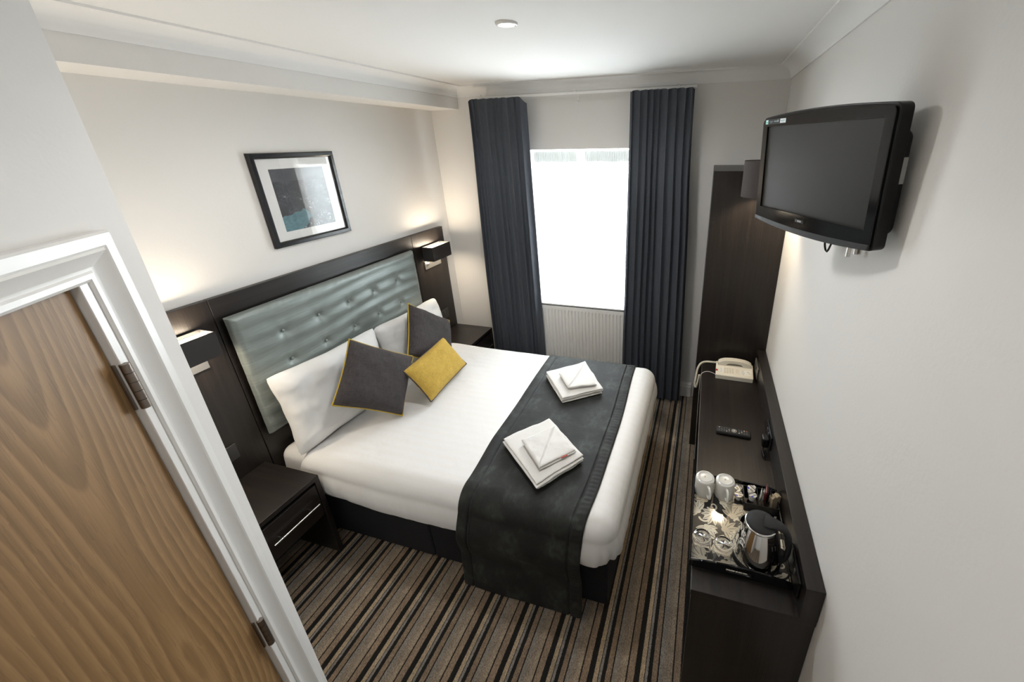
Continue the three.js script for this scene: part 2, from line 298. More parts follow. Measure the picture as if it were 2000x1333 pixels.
// ---------------------------------------------------------------- bed: divan base, mattress, duvet, runner
{
  const t = thing('divan_base', 'black fabric divan bed base under the white duvet', 'bed base', [0, 0, 0]);
  mesh('base_section', bx(0.05, 0.957, 0.012, 0.305, 0.585, 1.91, 0.012, 'x'), M.divan, t);
  mesh('base_section', bx(0.961, 1.937, 0.012, 0.305, 0.585, 1.91, 0.012, 'x'), M.divan, t);
  for (const x of [0.12, 1.86]) for (const z of [0.66, 1.83]) mesh('castor', cyl(0.018, 0.022, 0.014, x, 0.007, z, 14), M.black, t);
}
// a cloth laid over a rounded block: p, q are distances along the cloth
function drape(C, p, q) {
  const p0 = clamp(p, C.x0, C.x1), q0 = clamp(q, C.z0, C.z1), ex = p - p0, ez = q - q0; let l = Math.hypot(ex, ez);
  if (l < 1e-9) return [p, C.top, q];
  const dx = ex / l, dz = ez / l; l = Math.min(l, C.lmax); const R = C.R, a = R * Math.PI / 2; let hz, y;
  if (l <= a) { hz = R * Math.sin(l / R); y = C.top - R * (1 - Math.cos(l / R)); }
  else { const s = (l - a) / Math.max(1e-6, C.lref - a); hz = R + C.bulge * Math.sin(Math.PI * clamp(s, 0, 1)) - (C.tuck || 0) * smooth(0.85, 1, s); y = C.top - R - (l - a); }
  return [p0 + dx * hz, y, q0 + dz * hz];
}
const RD0 = 0.095, TOP = 0.590, LREF = RD0 * Math.PI / 2 + (TOP - RD0 - 0.335);
{
  const C = { x0: 0.10, x1: 1.885, z0: 0.625, z1: 1.87, top: 0.572, R: 0.06, lmax: 0.094 + 0.20, lref: 0.294, bulge: 0.006 };
  const ext = 0.294, g = grid(120, 110, (u, v) => { const p = lerp(C.x0 - ext, C.x1 + ext, u), q = lerp(C.z0 - ext, C.z1 + ext, v); const P = drape(C, p, q); P[1] += 0.003 * (fbm(p * 6, q * 6, 91, 3) - 0.5); return P; }, (u, v) => [u * 2.4, v * 1.8]);
  tag(mesh('mattress', g, M.cotton), 'white sheeted mattress showing at the bed head below the pillows', 'mattress');
}
const duvetC = { x0: 0.0, x1: 1.89, z0: 0.625, z1: 1.87, top: TOP, R: RD0, lmax: LREF + 0.001, lref: LREF, bulge: 0.018, tuck: 0.02 };
const duvetBump = (p, q) => 0.010 * (fbm(p * 3.2, q * 3.2, 101, 3) - 0.5) + 0.004 * (fbm(p * 9 + 3, q * 9, 105, 2) - 0.5);
{
  const C = duvetC, x00 = 0.235, nx = 260, nz = 230, ext = LREF;
  const g = grid(nx, nz, (u, v) => {
    const p = lerp(x00, C.x1 + ext, u), q = lerp(C.z1 + ext, C.z0 - ext, v), P = drape(C, p, q);
    const over = clamp(Math.max(q - C.z1, C.z0 - q, p - C.x1) / ext, 0, 1);
    P[1] += duvetBump(p, q) * (1 - 0.6 * over);
    // head edge turns down to the sheet
    const he = (p - x00) / 0.05; if (he < 1) P[1] -= 0.028 * (1 - Math.sqrt(Math.max(0, 1 - (1 - he) ** 2)));
    // gathers on the hanging sides and at the tucked foot corners
    const cx = Math.max(0, p - C.x1), cz = Math.max(0, q - C.z1, C.z0 - q);
    const nearFlap = Math.max(q - C.z1, C.z0 - q, 0) > 0 && cx === 0;
    if (nearFlap) { const s = Math.sign(q - 1.2), k = smooth(0.3, 1, over), wr = 0.012 * k * (fbm(p * 14, q * 4, 111, 3) - 0.5); P[2] += s * wr; P[1] += 0.018 * smooth(0.55, 1, over) * (fbm(p * 4, 2, 113, 2) - 0.5); P[1] += 0.035 * over * smooth(0.7, 0.3, p); }
    if (cx > 0 && cz === 0) { const k = smooth(0.25, 1, over); P[0] += 0.014 * k * (fbm(q * 16, p * 4, 117, 3) - 0.5); P[1] += 0.014 * smooth(0.6, 1, over) * (fbm(q * 5, 3, 119, 2) - 0.5); }
    if (cx > 0 && cz > 0) { const l = Math.hypot(cx, cz), an = Math.atan2(cz, cx), k = smooth(0.12, 0.30, l); const pull = 0.03 * k * Math.sin(2 * an) ; P[1] += 0.02 * k * Math.sin(2 * an); const f = 0.007 * k * Math.sin(an * 13 + 1) * Math.sin(2 * an); const s = Math.sign(q - 1.2); P[0] -= (pull * 0.3 - f) * Math.cos(an); P[2] -= s * (pull * 0.3 - f) * Math.sin(an); }
    return P;
  }, (u, v) => [lerp(x00, C.x1 + ext, u), lerp(C.z1 + ext, C.z0 - ext, v)]);
  tag(mesh('duvet', g, M.duvet), 'plump white satin-striped duvet covering the bed', 'duvet');
}
{
  // the runner follows the duvet 8 mm above it and hangs to the floor at the near side
  const C = { ...duvetC, top: TOP + 0.010, R: RD0 + 0.010, lmax: 9, lref: LREF + 0.12, bulge: 0.026, tuck: 0 };
  const drop = C.R * Math.PI / 2 + (C.top - C.R) - 0.012, q1 = C.z1 + drop, q0 = C.z0 - 0.34;
  const edgeL = (q) => lerp(1.160, 1.190, smooth(0.6, 1.5, q)) + 0.030 * smooth(1.5, 1.9, q) - 0.03 * smooth(1.95, 2.3, q), edgeR = (q) => lerp(1.836, 1.862, smooth(0.6, 1.3, q)) - 0.03 * smooth(1.7, 2.2, q);
  const nx = 190, nq = 420, seam = (d) => -0.0060 * Math.exp(-(((d - 0.062) / 0.0045) ** 2)) + 0.0030 * Math.exp(-(((d - 0.034) / 0.02) ** 2)) + 0.0022 * Math.exp(-(((d - 0.070) / 0.005) ** 2));
  const g = grid(nx, nq, (u, v) => {
    const q = lerp(q1, q0, v), a = edgeL(q), b = edgeR(q), p = lerp(a, b, u), P = drape(C, p, q), d = Math.min(p - a, b - p);
    let off = seam(d) + 0.003 * (fbm(p * 10, q * 10, 131, 3) - 0.5); if (d < 0.006) off -= 0.006 * (1 - d / 0.006);
    if (p > b - 0.062) off += 0.0034 * (fbm(q * 34, p * 4, 137, 2) - 0.5 + 0.25 * Math.sin(q * 2 * Math.PI / 0.027 + 7 * fbm(q * 9, 1, 133, 2))) * smooth(0, 0.02, b - p) * smooth(0.062, 0.045, b - p);
    const hang = smooth(C.z1, C.z1 + 0.14, q), hangF = smooth(C.z0, C.z0 - 0.14, q);
    const bump = duvetBump(p, q) * (1 - Math.max(hang, hangF));
    P[1] += bump + off * (1 - Math.max(hang, hangF)); P[2] += (off + 0.010 * (fbm(p * 5, q * 2, 135, 2) - 0.5) * smooth(0.1, 0.5, q - C.z1) + 0.028 * smooth(0.35, 0.75, q - C.z1)) * hang;
    return P;
  }, (u, v) => { const q = lerp(q1, q0, v); return [lerp(edgeL(q), edgeR(q), u), q]; });
  tag(mesh('bed_runner', g, M.velvet), 'charcoal crushed velvet bed runner hanging to the carpet', 'bed runner');
}

// ---------------------------------------------------------------- pillows, cushions
function pillowGeo(w, h, t, seed, pinch = 0.06, wr = 0.006, n = 46, round = 0.012) {
  const side = (sg) => grid(n, n, (u, v) => {
    const a = 2 * u - 1, b = 2 * v - 1, A = Math.sin(a * Math.PI / 2), B = Math.sin(b * Math.PI / 2);
    const X = A * (1 - pinch * (1 - B * B) * Math.abs(A) ** 3), Y = B * (1 - pinch * (1 - A * A) * Math.abs(B) ** 3);
    const f = Math.pow(Math.max(0, (1 - A ** 4) * (1 - B ** 4)), 0.62), rc = 1 - round * (A * B) ** 6;
    const edge = smooth(0, 0.25, f);
    const z = sg * f * t / 2 + edge * wr * (fbm(A * 3 + 7 + sg, B * 3, seed, 3) - 0.5) * 2 + (1 - edge) * wr * 0.6 * (fbm(A * 8, B * 8 + 5, seed + 3, 2) - 0.5);
    return [X * rc * w / 2, Y * rc * h / 2, z];
  }, (u, v, p) => [p[0], p[1]]);
  const f = side(1), b = side(-1); const ix = b.index.array; for (let i = 0; i < ix.length; i += 3) { const s = ix[i]; ix[i] = ix[i + 1]; ix[i + 1] = s; } b.computeVertexNormals();
  return merge([f, b]);
}
function outline(w, h, pinch, z = 0, n = 30) {
  const pts = [], S = (t) => Math.sin(t * Math.PI / 2);
  for (let k = 0; k < 4; k++) for (let i = 0; i < n; i++) { const s = S(2 * i / n - 1); let X, Y; if (k === 0) { X = s; Y = 1; } if (k === 1) { X = 1; Y = -s; } if (k === 2) { X = -s; Y = -1; } if (k === 3) { X = -1; Y = s; } const q = 1 - pinch * (k % 2 ? 1 - Y * Y : 1 - X * X); if (k % 2) X *= q; else Y *= q; pts.push([X * w / 2, Y * h / 2, z]); }
  return pts;
}
function pose(o, c, yaw, pitch, roll) { o.position.set(...c); o.rotation.order = 'YXZ'; o.rotation.set(pitch, yaw, roll); return o; }
const zAxis = (o, c, u, v) => { const U = new THREE.Vector3(...u).normalize(), V0 = new THREE.Vector3(...v), N = new THREE.Vector3().crossVectors(U, V0).normalize(), V = new THREE.Vector3().crossVectors(N, U); o.matrixAutoUpdate = true; o.position.set(...c); o.quaternion.setFromRotationMatrix(new THREE.Matrix4().makeBasis(U, V, N)); return o; };
zAxis(tag(mesh('pillow', pillowGeo(0.735, 0.485, 0.18, 201, 0.10, 0.014, 60, 0.05)), 'white cotton pillow propped behind the cushion nearer the door', 'pillow', 'white pillows against the headboard'), [0.205, 0.798, 1.580], [0, -0.055, -1], [-0.085, 0.44, 0.02]).material = M.cotton;
zAxis(tag(mesh('pillow', pillowGeo(0.70, 0.47, 0.17, 221, 0.10, 0.014, 60, 0.09)), 'white cotton pillow propped on the window side of the bed', 'pillow', 'white pillows against the headboard'), [0.200, 0.772, 0.890], [0, -0.03, -1], [-0.085, 0.44, -0.02]).material = M.cotton;
function cushion(label, w, h, t, mat, pipe, c, y, p, r, seed) {
  const o = thing('cushion', label, 'cushion', [0, 0, 0], 0, 'scatter cushions on the bed'); pose(o, c, y, p, r);
  mesh('cover', pillowGeo(w, h, t, seed, 0.05, 0.007), mat, o);
  mesh('piping', tube(outline(w, h, 0.05), 0.0042, 240, 8, true), pipe, o).userData.label = mat === M.gold ? 'dark grey piping' : 'gold piping';
  return o;
}
cushion('large charcoal cushion with gold piping nearer the door, standing on its corner', 0.405, 0.38, 0.13, M.greyLinen, M.goldPipe, [0.437, 0.850, 1.530], 1.411, -0.444, -0.731, 301);
cushion('large charcoal cushion with gold piping on the window side', 0.40, 0.40, 0.13, M.greyLinen, M.goldPipe, [0.390, 0.845, 0.960], 1.682, -0.462, -0.783, 311);
cushion('small mustard yellow oblong cushion with dark piping', 0.478, 0.26, 0.11, M.gold, M.greyPipe, [0.575, 0.735, 1.165], 1.667, -0.63, -0.004, 321);

// ---------------------------------------------------------------- folded towels on the runner
// cloth: corners left, far, right, near (x, z); layers of thickness th; the last layer may be folded over along the far-near diagonal
function foldedTowel(Q, c, layers, th, seed, flap) {
  const r = rng(seed), gs = []; let y = 0;
  const at = (a, b, k, grow) => { const u = (a * grow + 1) / 2, v = (b * grow + 1) / 2; return [0, 1].map((i) => (Q[0][i] * (1 - u) * (1 - v) + Q[1][i] * u * (1 - v) + Q[2][i] * u * v + Q[3][i] * (1 - u) * v) - c[i] + k[i]); };
  const sheet = (th0, y0, grow, k, fl) => {
    const side = (sg) => grid(64, 64, (u, v) => {
      const a = Math.sin((2 * u - 1) * Math.PI / 2), b = Math.sin((2 * v - 1) * Math.PI / 2), e = Math.min(1 - Math.abs(a), 1 - Math.abs(b)), t = clamp(e / 0.15, 0, 1), f = Math.sqrt(t * (2 - t));
      const w = 0.06 * (fbm(a * 2 + seed, b * 2 + y0 * 30, seed + 5, 3) - 0.5), P = at(a, b, k, grow * (1 + w));
      let yy = y0 + th0 / 2 + sg * f * th0 / 2 + 0.009 * (fbm(a * 1.6 + seed, b * 1.6 + y0 * 40, seed + 3, 3) - 0.5);
      if (fl && sg > 0) yy += 0.0055 * smooth(-0.012, 0.03, -(a + b)) * f;        // half folded back on itself
      return [P[0], yy, P[1]];
    }, (u, v, p) => [p[0], p[2]]);
    const A = side(1), B = side(-1), ia = A.index.array; for (let i = 0; i < ia.length; i += 3) { const s = ia[i]; ia[i] = ia[i + 1]; ia[i + 1] = s; } A.computeVertexNormals(); B.computeVertexNormals(); gs.push(A, B);
  };
  for (let i = 0; i < layers; i++) { sheet(th, y, 1 - 0.03 * r(), [(r() - 0.5) * 0.010, (r() - 0.5) * 0.010], flap && i === layers - 1); y += th * 0.86; }
  return merge(gs);
}
const runTop = TOP + 0.013;
const mid = (Q) => [0, 1].map((i) => (Q[0][i] + Q[1][i] + Q[2][i] + Q[3][i]) / 4);
function towel(name, label, Q, y, layers, th, seed, flap, group, tagRed) {
  const c = mid(Q), g = foldedTowel(Q, c, layers, th, seed, flap);
  if (!tagRed) { const m = tag(mesh(name, g, M.towel), label, 'towel', group); m.position.set(c[0], y, c[1]); return; }
  const t = thing(name, label, 'towel', [c[0], y, c[1]], 0, group); mesh('cloth', g, M.towel, t);
  const a = Q[2], b = Q[3], p = [lerp(a[0], b[0], 0.36) - c[0], lerp(a[1], b[1], 0.36) - c[1]], gg = bx(-0.018, 0.018, 0.0, 0.004, -0.003, 0.003, 0.001); gg.rotateY(-Math.atan2(b[1] - a[1], b[0] - a[0])); gg.translate(p[0], 0.013, p[1]);
  mesh('tag', gg, std({ color: lin(0.55, 0.06, 0.04), roughness: 0.7 }), t).userData.label = 'red tag';
}
towel('bath_towel', 'folded white bath towel on the runner towards the window', [[1.252, 0.912], [1.475, 0.705], [1.688, 1.010], [1.465, 1.176]], runTop, 4, 0.0135, 401, false, 'bath towels');
towel('bath_towel', 'folded white bath towel on the runner farther from the window', [[1.280, 1.609], [1.460, 1.375], [1.744, 1.616], [1.583, 1.854]], runTop, 4, 0.0135, 411, false, 'bath towels');
towel('hand_towel', 'small white towel with a diagonal fold, stacked towards the window', [[1.368, 0.950], [1.498, 0.765], [1.652, 1.008], [1.482, 1.092]], runTop + 0.0525, 2, 0.012, 421, true, 'hand towels');
towel('hand_towel', 'small white towel with a diagonal fold and red tag', [[1.400, 1.617], [1.538, 1.460], [1.708, 1.610], [1.572, 1.775]], runTop + 0.0525, 2, 0.013, 431, true, 'hand towels', true);

// ---------------------------------------------------------------- bedside tables
function nightstand(label, z0, z1, hz0, hz1) {
  const t = thing('nightstand', label, 'nightstand', [0.034, 0, 0], 0, 'bedside tables'), D = 0.371;
  mesh('top', bx(0.001, D, 0.520, 0.546, z0, z1, 0.002, 'x'), M.wenge, t);
  mesh('side_panel', bx(0.001, D, 0, 0.519, z0, z0 + 0.026, 0.002), M.wenge, t);
  mesh('side_panel', bx(0.001, D, 0, 0.519, z1 - 0.026, z1, 0.002), M.wenge, t);
  mesh('back_panel', bx(0.001, 0.016, 0.30, 0.519, z0 + 0.027, z1 - 0.027), M.wenge, t);
  mesh('shelf', bx(0.017, D - 0.02, 0.295, 0.310, z0 + 0.027, z1 - 0.027), M.wenge, t);
  const d = mesh('drawer', merge([bx(D - 0.019, D - 0.001, 0.300, 0.500, z0 + 0.029, z1 - 0.029, 0.002, 'z'), bx(0.03, D - 0.02, 0.315, 0.46, z0 + 0.04, z1 - 0.04)]), M.wenge, t);
  mesh('handle', merge([cyl(0.005, 0.005, hz1 - hz0, D + 0.026, 0.405, (hz0 + hz1) / 2, 16, 'z'), cyl(0.004, 0.004, 0.028, D + 0.012, 0.405, hz0 + 0.04, 12, 'x'), cyl(0.004, 0.004, 0.028, D + 0.012, 0.405, hz1 - 0.04, 12, 'x')]), M.chrome, d).userData.label = 'thin steel bar handle';
}
nightstand('dark wood bedside table with bar handle, by the angled wall', 1.994, 2.36, 2.050, 2.290);
nightstand('dark wood bedside table with bar handle, by the window curtain', 0.146, 0.512, 0.212, 0.452);

// bedside wall lamps: open box shades lit up and down
function bedLamp(label, zc) {
  const t = thing('wall_lamp', label, 'wall lamp', [0.034, 1.253, zc], 0, 'bedside wall lamps'), hw = 0.12, h = 0.114, th = 0.004, x0 = 0.016, x1 = 0.116;
  mesh('shade', merge([bx(x0, x0 + th, 0, h, -hw, hw), bx(x1 - th, x1, 0, h, -hw, hw), bx(x0 + th, x1 - th, 0, h, -hw, -hw + th), bx(x0 + th, x1 - th, 0, h, hw - th, hw)]), M.shade, t);
  mesh('arm', bx(0.001, x0, 0.03, 0.07, -0.02, 0.02), M.black, t);
  mesh('light_diffuser', bx(x0 + th, x1 - th, 0.020, 0.098, -hw + th, hw - th), M.lampGlow, t);
  const pl = mesh('backplate', bx(0.001, 0.010, -0.080, -0.012, -0.105, 0.105, 0.002), M.brushed, t); pl.userData.label = 'brushed steel backplate';
  mesh('switch', bx(0.010, 0.020, -0.05, -0.03, 0.06, 0.085, 0.003), M.chrome, pl); mesh('stem', cyl(0.005, 0.005, 0.03, 0.02, -0.024, -0.01, 12, 'x'), M.chrome, pl);
  for (const up of [1, -1]) {
    const l = new THREE.RectAreaLight(new THREE.Color().setRGB(1.0, 0.84, 0.64), up > 0 ? 58 : 46, x1 - x0 - 2 * th, 2 * hw - 2 * th);
    l.name = 'wall_lamp_glow'; l.position.set((x0 + x1) / 2, up > 0 ? 0.1 : 0.018, 0); l.rotation.x = up > 0 ? Math.PI / 2 : -Math.PI / 2; t.add(l);
  }
}
M.shade = std({ color: lin(0.022, 0.019, 0.018), roughness: 0.7, bumpMap: weave, bumpScale: 0.0004 });
bedLamp('lit box-shaped wall lamp above the bedside table by the angled wall', 2.156);
bedLamp('lit box-shaped wall lamp above the bedside table by the curtain', 0.350);

// sockets
function socketGeo(w, h, d) { return bx(-w / 2, w / 2, -h / 2, h / 2, 0, d, 0.003); }
function socket(label, pos, turn, w = 0.146, h = 0.086, mat = M.black) {
  const t = thing('wall_socket', label, 'socket', pos, turn, 'wall sockets');
  mesh('plate', socketGeo(w, h, 0.008), mat, t);
  for (const s of [-1, 1]) { const g = bx(-0.006, 0.006, -0.010, 0.010, 0.0078, 0.0115, 0.002); g.translate(s * w * 0.12, h * 0.22, 0); mesh('rocker_switch', g, M.greyPlastic, t); }
}
M.greyPlastic = std({ color: lin(0.10, 0.10, 0.105), roughness: 0.4 });
const sockMat = std({ color: lin(0.045, 0.045, 0.045), roughness: 0.3 });
socket('dark double socket on the headboard above the bedside table by the curtain', [0.0345, 0.715, 0.330], Math.PI / 2, 0.146, 0.086, sockMat);
socket('dark double socket on the headboard above the bedside table by the angled wall', [0.0345, 0.705, 2.155], Math.PI / 2, 0.146, 0.086, sockMat);

// ---------------------------------------------------------------- framed print above the bed
{
  const y0 = 1.622, y1 = 2.107, z0 = 1.062, z1 = 1.561, f = 0.030;
  const t = thing('picture', 'black framed aerial city print with teal river above the headboard', 'picture', [0.001, 0, 0]);
  const prof = [[0, 0.0], [0, 0.020], [0.004, 0.024], [0.022, 0.024], [0.028, 0.019], [0.030, 0.012]];
  const ring = (o) => [[z0 + o, y0 + o], [z0 + o, y1 - o], [z1 - o, y1 - o], [z1 - o, y0 + o]];
  for (let k = 0; k < 4; k++) mesh('frame_rail', toCreasedNormals(grid(1, prof.length - 1, (u, v) => { const q = prof[Math.round(v * (prof.length - 1))], R = ring(q[0]), a = R[k], b = R[(k + 1) % 4]; return [q[1], lerp(a[1], b[1], 1 - u), lerp(a[0], b[0], 1 - u)]; }).toNonIndexed(), 0.5), M.frameBlack ??= std({ color: lin(0.008, 0.008, 0.009), roughness: 0.22 }), t);
  mesh('backing', bx(0, 0.006, y0 + 0.004, y1 - 0.004, z0 + 0.004, z1 - 0.004), M.blackMatt, t);
  const mz0 = 1.150, mz1 = 1.474, my0 = 1.697, my1 = 2.026;
  mesh('mount', merge([bx(0.0065, 0.010, y0 + 0.02, my0, z0 + 0.02, z1 - 0.02), bx(0.0065, 0.010, my1, y1 - 0.02, z0 + 0.02, z1 - 0.02), bx(0.0065, 0.010, my0, my1, z0 + 0.02, mz0), bx(0.0065, 0.010, my0, my1, mz1, z1 - 0.02)]), std({ color: lin(0.80, 0.79, 0.77), roughness: 0.9 }), t).userData.label = 'off-white card mount';
  const img = dataTex(512, 512, 1, 1, (u, v) => {
    // generic aerial townscape: dark rooftops, pale blocks, a teal river at the lower part, hazy sky on top
    const hz = 0.80; if (v > hz) { const k = 58 + 40 * fbm(u * 3, v * 8, 501, 3) + 30 * (v - hz); return [k, k, k * 1.05]; }
    const depth = 1 / (1.02 - v), gx = u * 26 * (0.45 + 0.14 * depth), gy = depth * 9;
    const blk = hash2(Math.floor(gx * 2), Math.floor(gy * 2), 503), det = fbm(u * 90, v * 120, 505, 3), big = fbm(u * 5, v * 7, 507, 3);
    const spk = fbm(u * 70 * (0.5 + 0.16 * depth), depth * 46, 515, 2); let k = 26 + 46 * big + (blk > 0.82 ? 60 * det : 24 * det) + (spk > 0.70 ? 110 * smooth(0.45, 0.65, big) * (0.4 + det) : 0);
    const bank = 0.27 + 0.07 * u + 0.14 * (fbm(u * 7, 1, 509, 4) - 0.5), low = -0.02 + 0.20 * smooth(0.28, 0.6, u) + 0.07 * (fbm(u * 14, 3, 511, 3) - 0.5);
    if (v < bank * (1 - smooth(0.45, 0.75, u)) && v > low) { const q = 0.85 + 0.3 * fbm(u * 20, v * 40, 513, 3); return [92 * q, 126 * q, 134 * q]; }
    return [k, k, k * 1.04];
  });
  img.wrapS = img.wrapT = THREE.ClampToEdgeWrapping;
  const pg = grid(1, 1, (u, v) => [0.0072, lerp(my0, my1, v), lerp(mz1, mz0, u)]);
  mesh('print', pg, std({ map: img, roughness: 0.55 }), t);
  mesh('glazing', bx(0.0112, 0.0130, y0 + 0.027, y1 - 0.027, z0 + 0.027, z1 - 0.027), M.glass, t);
}

// ---------------------------------------------------------------- radiator
{
  const t = thing('radiator', 'white ribbed panel radiator below the window', 'radiator', [0, 0, 0]), x0 = 0.872, x1 = 1.648, y0 = 0.13, y1 = 0.822, z0 = 0.03, z1 = 0.098;
  const nR = 25, nx = nR * 18;
  const face = grid(nx, 80, (u, v) => {
    const x = lerp(x0, x1, u), y = lerp(y0, y1 - 0.020, v), k = smooth(0.035, 0.05, y - y0) * smooth(0.045, 0.03, y - (y1 - 0.1));
    const c = (u * nR) % 1, r = smooth(0.10, 0.26, c) * smooth(0.90, 0.74, c), e = smooth(0, 0.006, x - x0) * smooth(0, 0.006, x1 - x);
    return [x, y, z1 - 0.012 * (1 - e) - k * 0.010 * (1 - r)];
  }, (u, v, p) => [p[0], p[1]]);
  mesh('front_panel', face, M.rad, t);
  mesh('back_panel', bx(x0, x1, y0, y1 - 0.022, z0, z0 + 0.012), M.rad, t);
  mesh('end_cap', bx(x0 - 0.004, x0, y0, y1 - 0.01, z0, z1 - 0.012), M.rad, t);
  mesh('end_cap', bx(x1, x1 + 0.004, y0, y1 - 0.01, z0, z1 - 0.012), M.rad, t);
  const bars = [bx(x0, x1, y1 - 0.012, y1, z1 - 0.022, z1 + 0.001, 0.003), bx(x0, x1, y1 - 0.012, y1, z0, z0 + 0.012, 0.003)];
  for (let x = x0 + 0.004; x < x1 - 0.004; x += 0.0095) bars.push(bx(x, x + 0.0045, y1 - 0.008, y1 - 0.001, z0 + 0.012, z1 - 0.022));
  const gr = mesh('top_grille', merge(bars), M.rad, t); gr.userData.kind = 'stuff';
  for (const z of [z0 + 0.012]) mesh('convector', bx(x0 + 0.01, x1 - 0.01, y0 + 0.02, y1 - 0.03, z, z + 0.03), M.blackMatt, t);
  for (const x of [x0 + 0.03, x1 - 0.03]) mesh('pipe', cyl(0.0075, 0.0075, y0, x, y0 / 2, 0.062, 12), M.rad, t);
  for (const x of [1.0, 1.5]) mesh('bracket', bx(x, x + 0.03, 0.3, 0.6, 0.001, z0), M.rad, t);
}

// ---------------------------------------------------------------- curtains, rail, net
function curtain(label, xa0, xa1, xb0, xb1, folds, seed, yb, cut) {
  const nu = 520, nv = 70, yt = 2.443, r = rng(seed), ph = []; let acc = 0; const ws = []; for (let i = 0; i < folds; i++) { const w = 0.45 + r() * 1.1; ws.push(w); acc += w; } let s = 0; for (const w of ws) { ph.push([s / acc, w / acc, 0.75 + r() * 0.45]); s += w; } ph.push([1, 1, 1]);
  const g = grid(nu, nv, (u, v) => {
    let k = 0; while (k < folds - 1 && u >= ph[k + 1][0]) k++; const c = clamp((u - ph[k][0]) / ph[k][1], 0, 1), amp = ph[k][2];
    const y = lerp(yt, yb, v), open = 0.6 + 0.4 * smooth(0, 0.5, v);
    const th = c * 2 * Math.PI, prof = 0.5 - 0.5 * Math.cos(th) + 0.10 * Math.sin(2 * th);
    const xs = lerp(xa0, xb0, smooth(0, 1, v)), xe = lerp(xa1, xb1, smooth(0, 1, v));
    const z = 0.118 + open * 0.046 * amp * prof + 0.010 * (fbm(u * 7, v * 2.2, seed + 7, 2) - 0.5) * smooth(0, 0.3, v);
    const x = lerp(xs, xe, u) + 0.010 * Math.sin(th) * amp + 0.016 * (fbm(u * 4 + 2, v * 2.5, seed + 9, 2) - 0.5) * smooth(0, 0.4, v);
    let yy = y; const e = Math.min(u, 1 - u); if (v < 0.06) yy -= (cut ? 0.045 * smooth(0.07, 0.0, e) : 0.010 * smooth(0.03, 0, e)) * (1 - v / 0.06); if (v < 0.015) yy += 0.004 * Math.cos(th);
    return [x, yy, z];
  }, (u, v) => [u * 1.1, lerp(yt, yb, v)]);
  const m = M.curtain; m.side = THREE.DoubleSide;
  tag(mesh('curtain', g, m), label, 'curtain', 'slate curtains');
}
curtain('full-length slate grey curtain on the bed side of the window', 0.425, 0.905, 0.405, 0.918, 9, 605, 0.02, true);
curtain('full-length slate grey curtain on the desk side of the window', 1.672, 2.098, 1.636, 2.145, 9, 611, 0.014, false);
{
  const t = thing('curtain_rail', 'slim white curtain rail above the window', 'curtain rail', [0, 0, 0]);
  mesh('rail', bx(0.415, 2.105, 2.447, 2.463, 0.070, 0.084, 0.003), M.gloss, t);
  for (const x of [0.52, 1.265, 1.99]) { const b = mesh('bracket', merge([bx(x - 0.006, x + 0.006, 2.455, 2.462, 0.0, 0.070, 0.001), bx(x - 0.007, x + 0.007, 2.40, 2.462, 0.0, 0.004, 0.001), bx(x - 0.007, x + 0.007, 2.452, 2.475, 0.084, 0.087, 0.001)]), M.gloss, t); mesh('screw', cyl(0.0022, 0.0022, 0.002, x, 2.408, 0.0045, 10, 'z'), M.blackMatt, b); mesh('screw', cyl(0.0022, 0.0022, 0.002, x, 2.469, 0.0875, 10, 'z'), M.blackMatt, b); }
  for (const x of [0.412, 2.108]) mesh('end_stop', bx(x - 0.004, x + 0.004, 2.444, 2.466, 0.067, 0.087, 0.002), M.gloss, t);
}
{
  const t = thing('net_curtain', 'sheer white net curtain in the window recess', 'net curtain', [0, 0, 0]);
  const half = (x0, x1, seed) => grid(260, 40, (u, v) => { const y = lerp(2.066, 0.83, v), x = lerp(x0, x1, u); const sw = (x0 < 1.2 ? u : 1 - u); return [x + 0.01 * (fbm(u * 8, v * 3, seed, 2) - 0.5), y - 0.012 * Math.exp(-(((v) / 0.02) ** 2)) * Math.sin(u * 60), -0.06 + (0.008 + 0.008 * v) * Math.sin(u * 2 * Math.PI * 24 + 4 * fbm(u * 6, v * 2, seed + 2, 2)) + 0.012 * sw * v]; }, (u, v) => [u, v]);
  mesh('net', half(WX0 + 0.012, 1.272, 631), M.sheer, t); mesh('net', half(1.245, WX1 - 0.012, 641), M.sheer, t);
  const head = (x0, x1, seed) => grid(200, 8, (u, v) => { const y = lerp(2.068, 1.985, v) + 0.012 * (fbm(u * 9, 1, seed, 2) - 0.5) * v, x = lerp(x0, x1, u); return [x, y, -0.050 + 0.006 * Math.sin(u * 2 * Math.PI * 46 + 3 * fbm(u * 7, v, seed + 2, 2))]; }, (u, v) => [u, v]);
  for (const a of [[WX0 + 0.012, 1.225, 651], [1.29, WX1 - 0.012, 661]]) mesh('gathered_heading', head(...a), M.heading ??= phy({ color: lin(0.92, 0.94, 0.93), roughness: 1, transmission: 0.03, thickness: 0, side: THREE.DoubleSide }), t);
  mesh('wire', cyl(0.002, 0.002, WX1 - WX0 - 0.01, (WX0 + WX1) / 2, 2.062, -0.056, 8, 'x'), M.gloss, t);
}

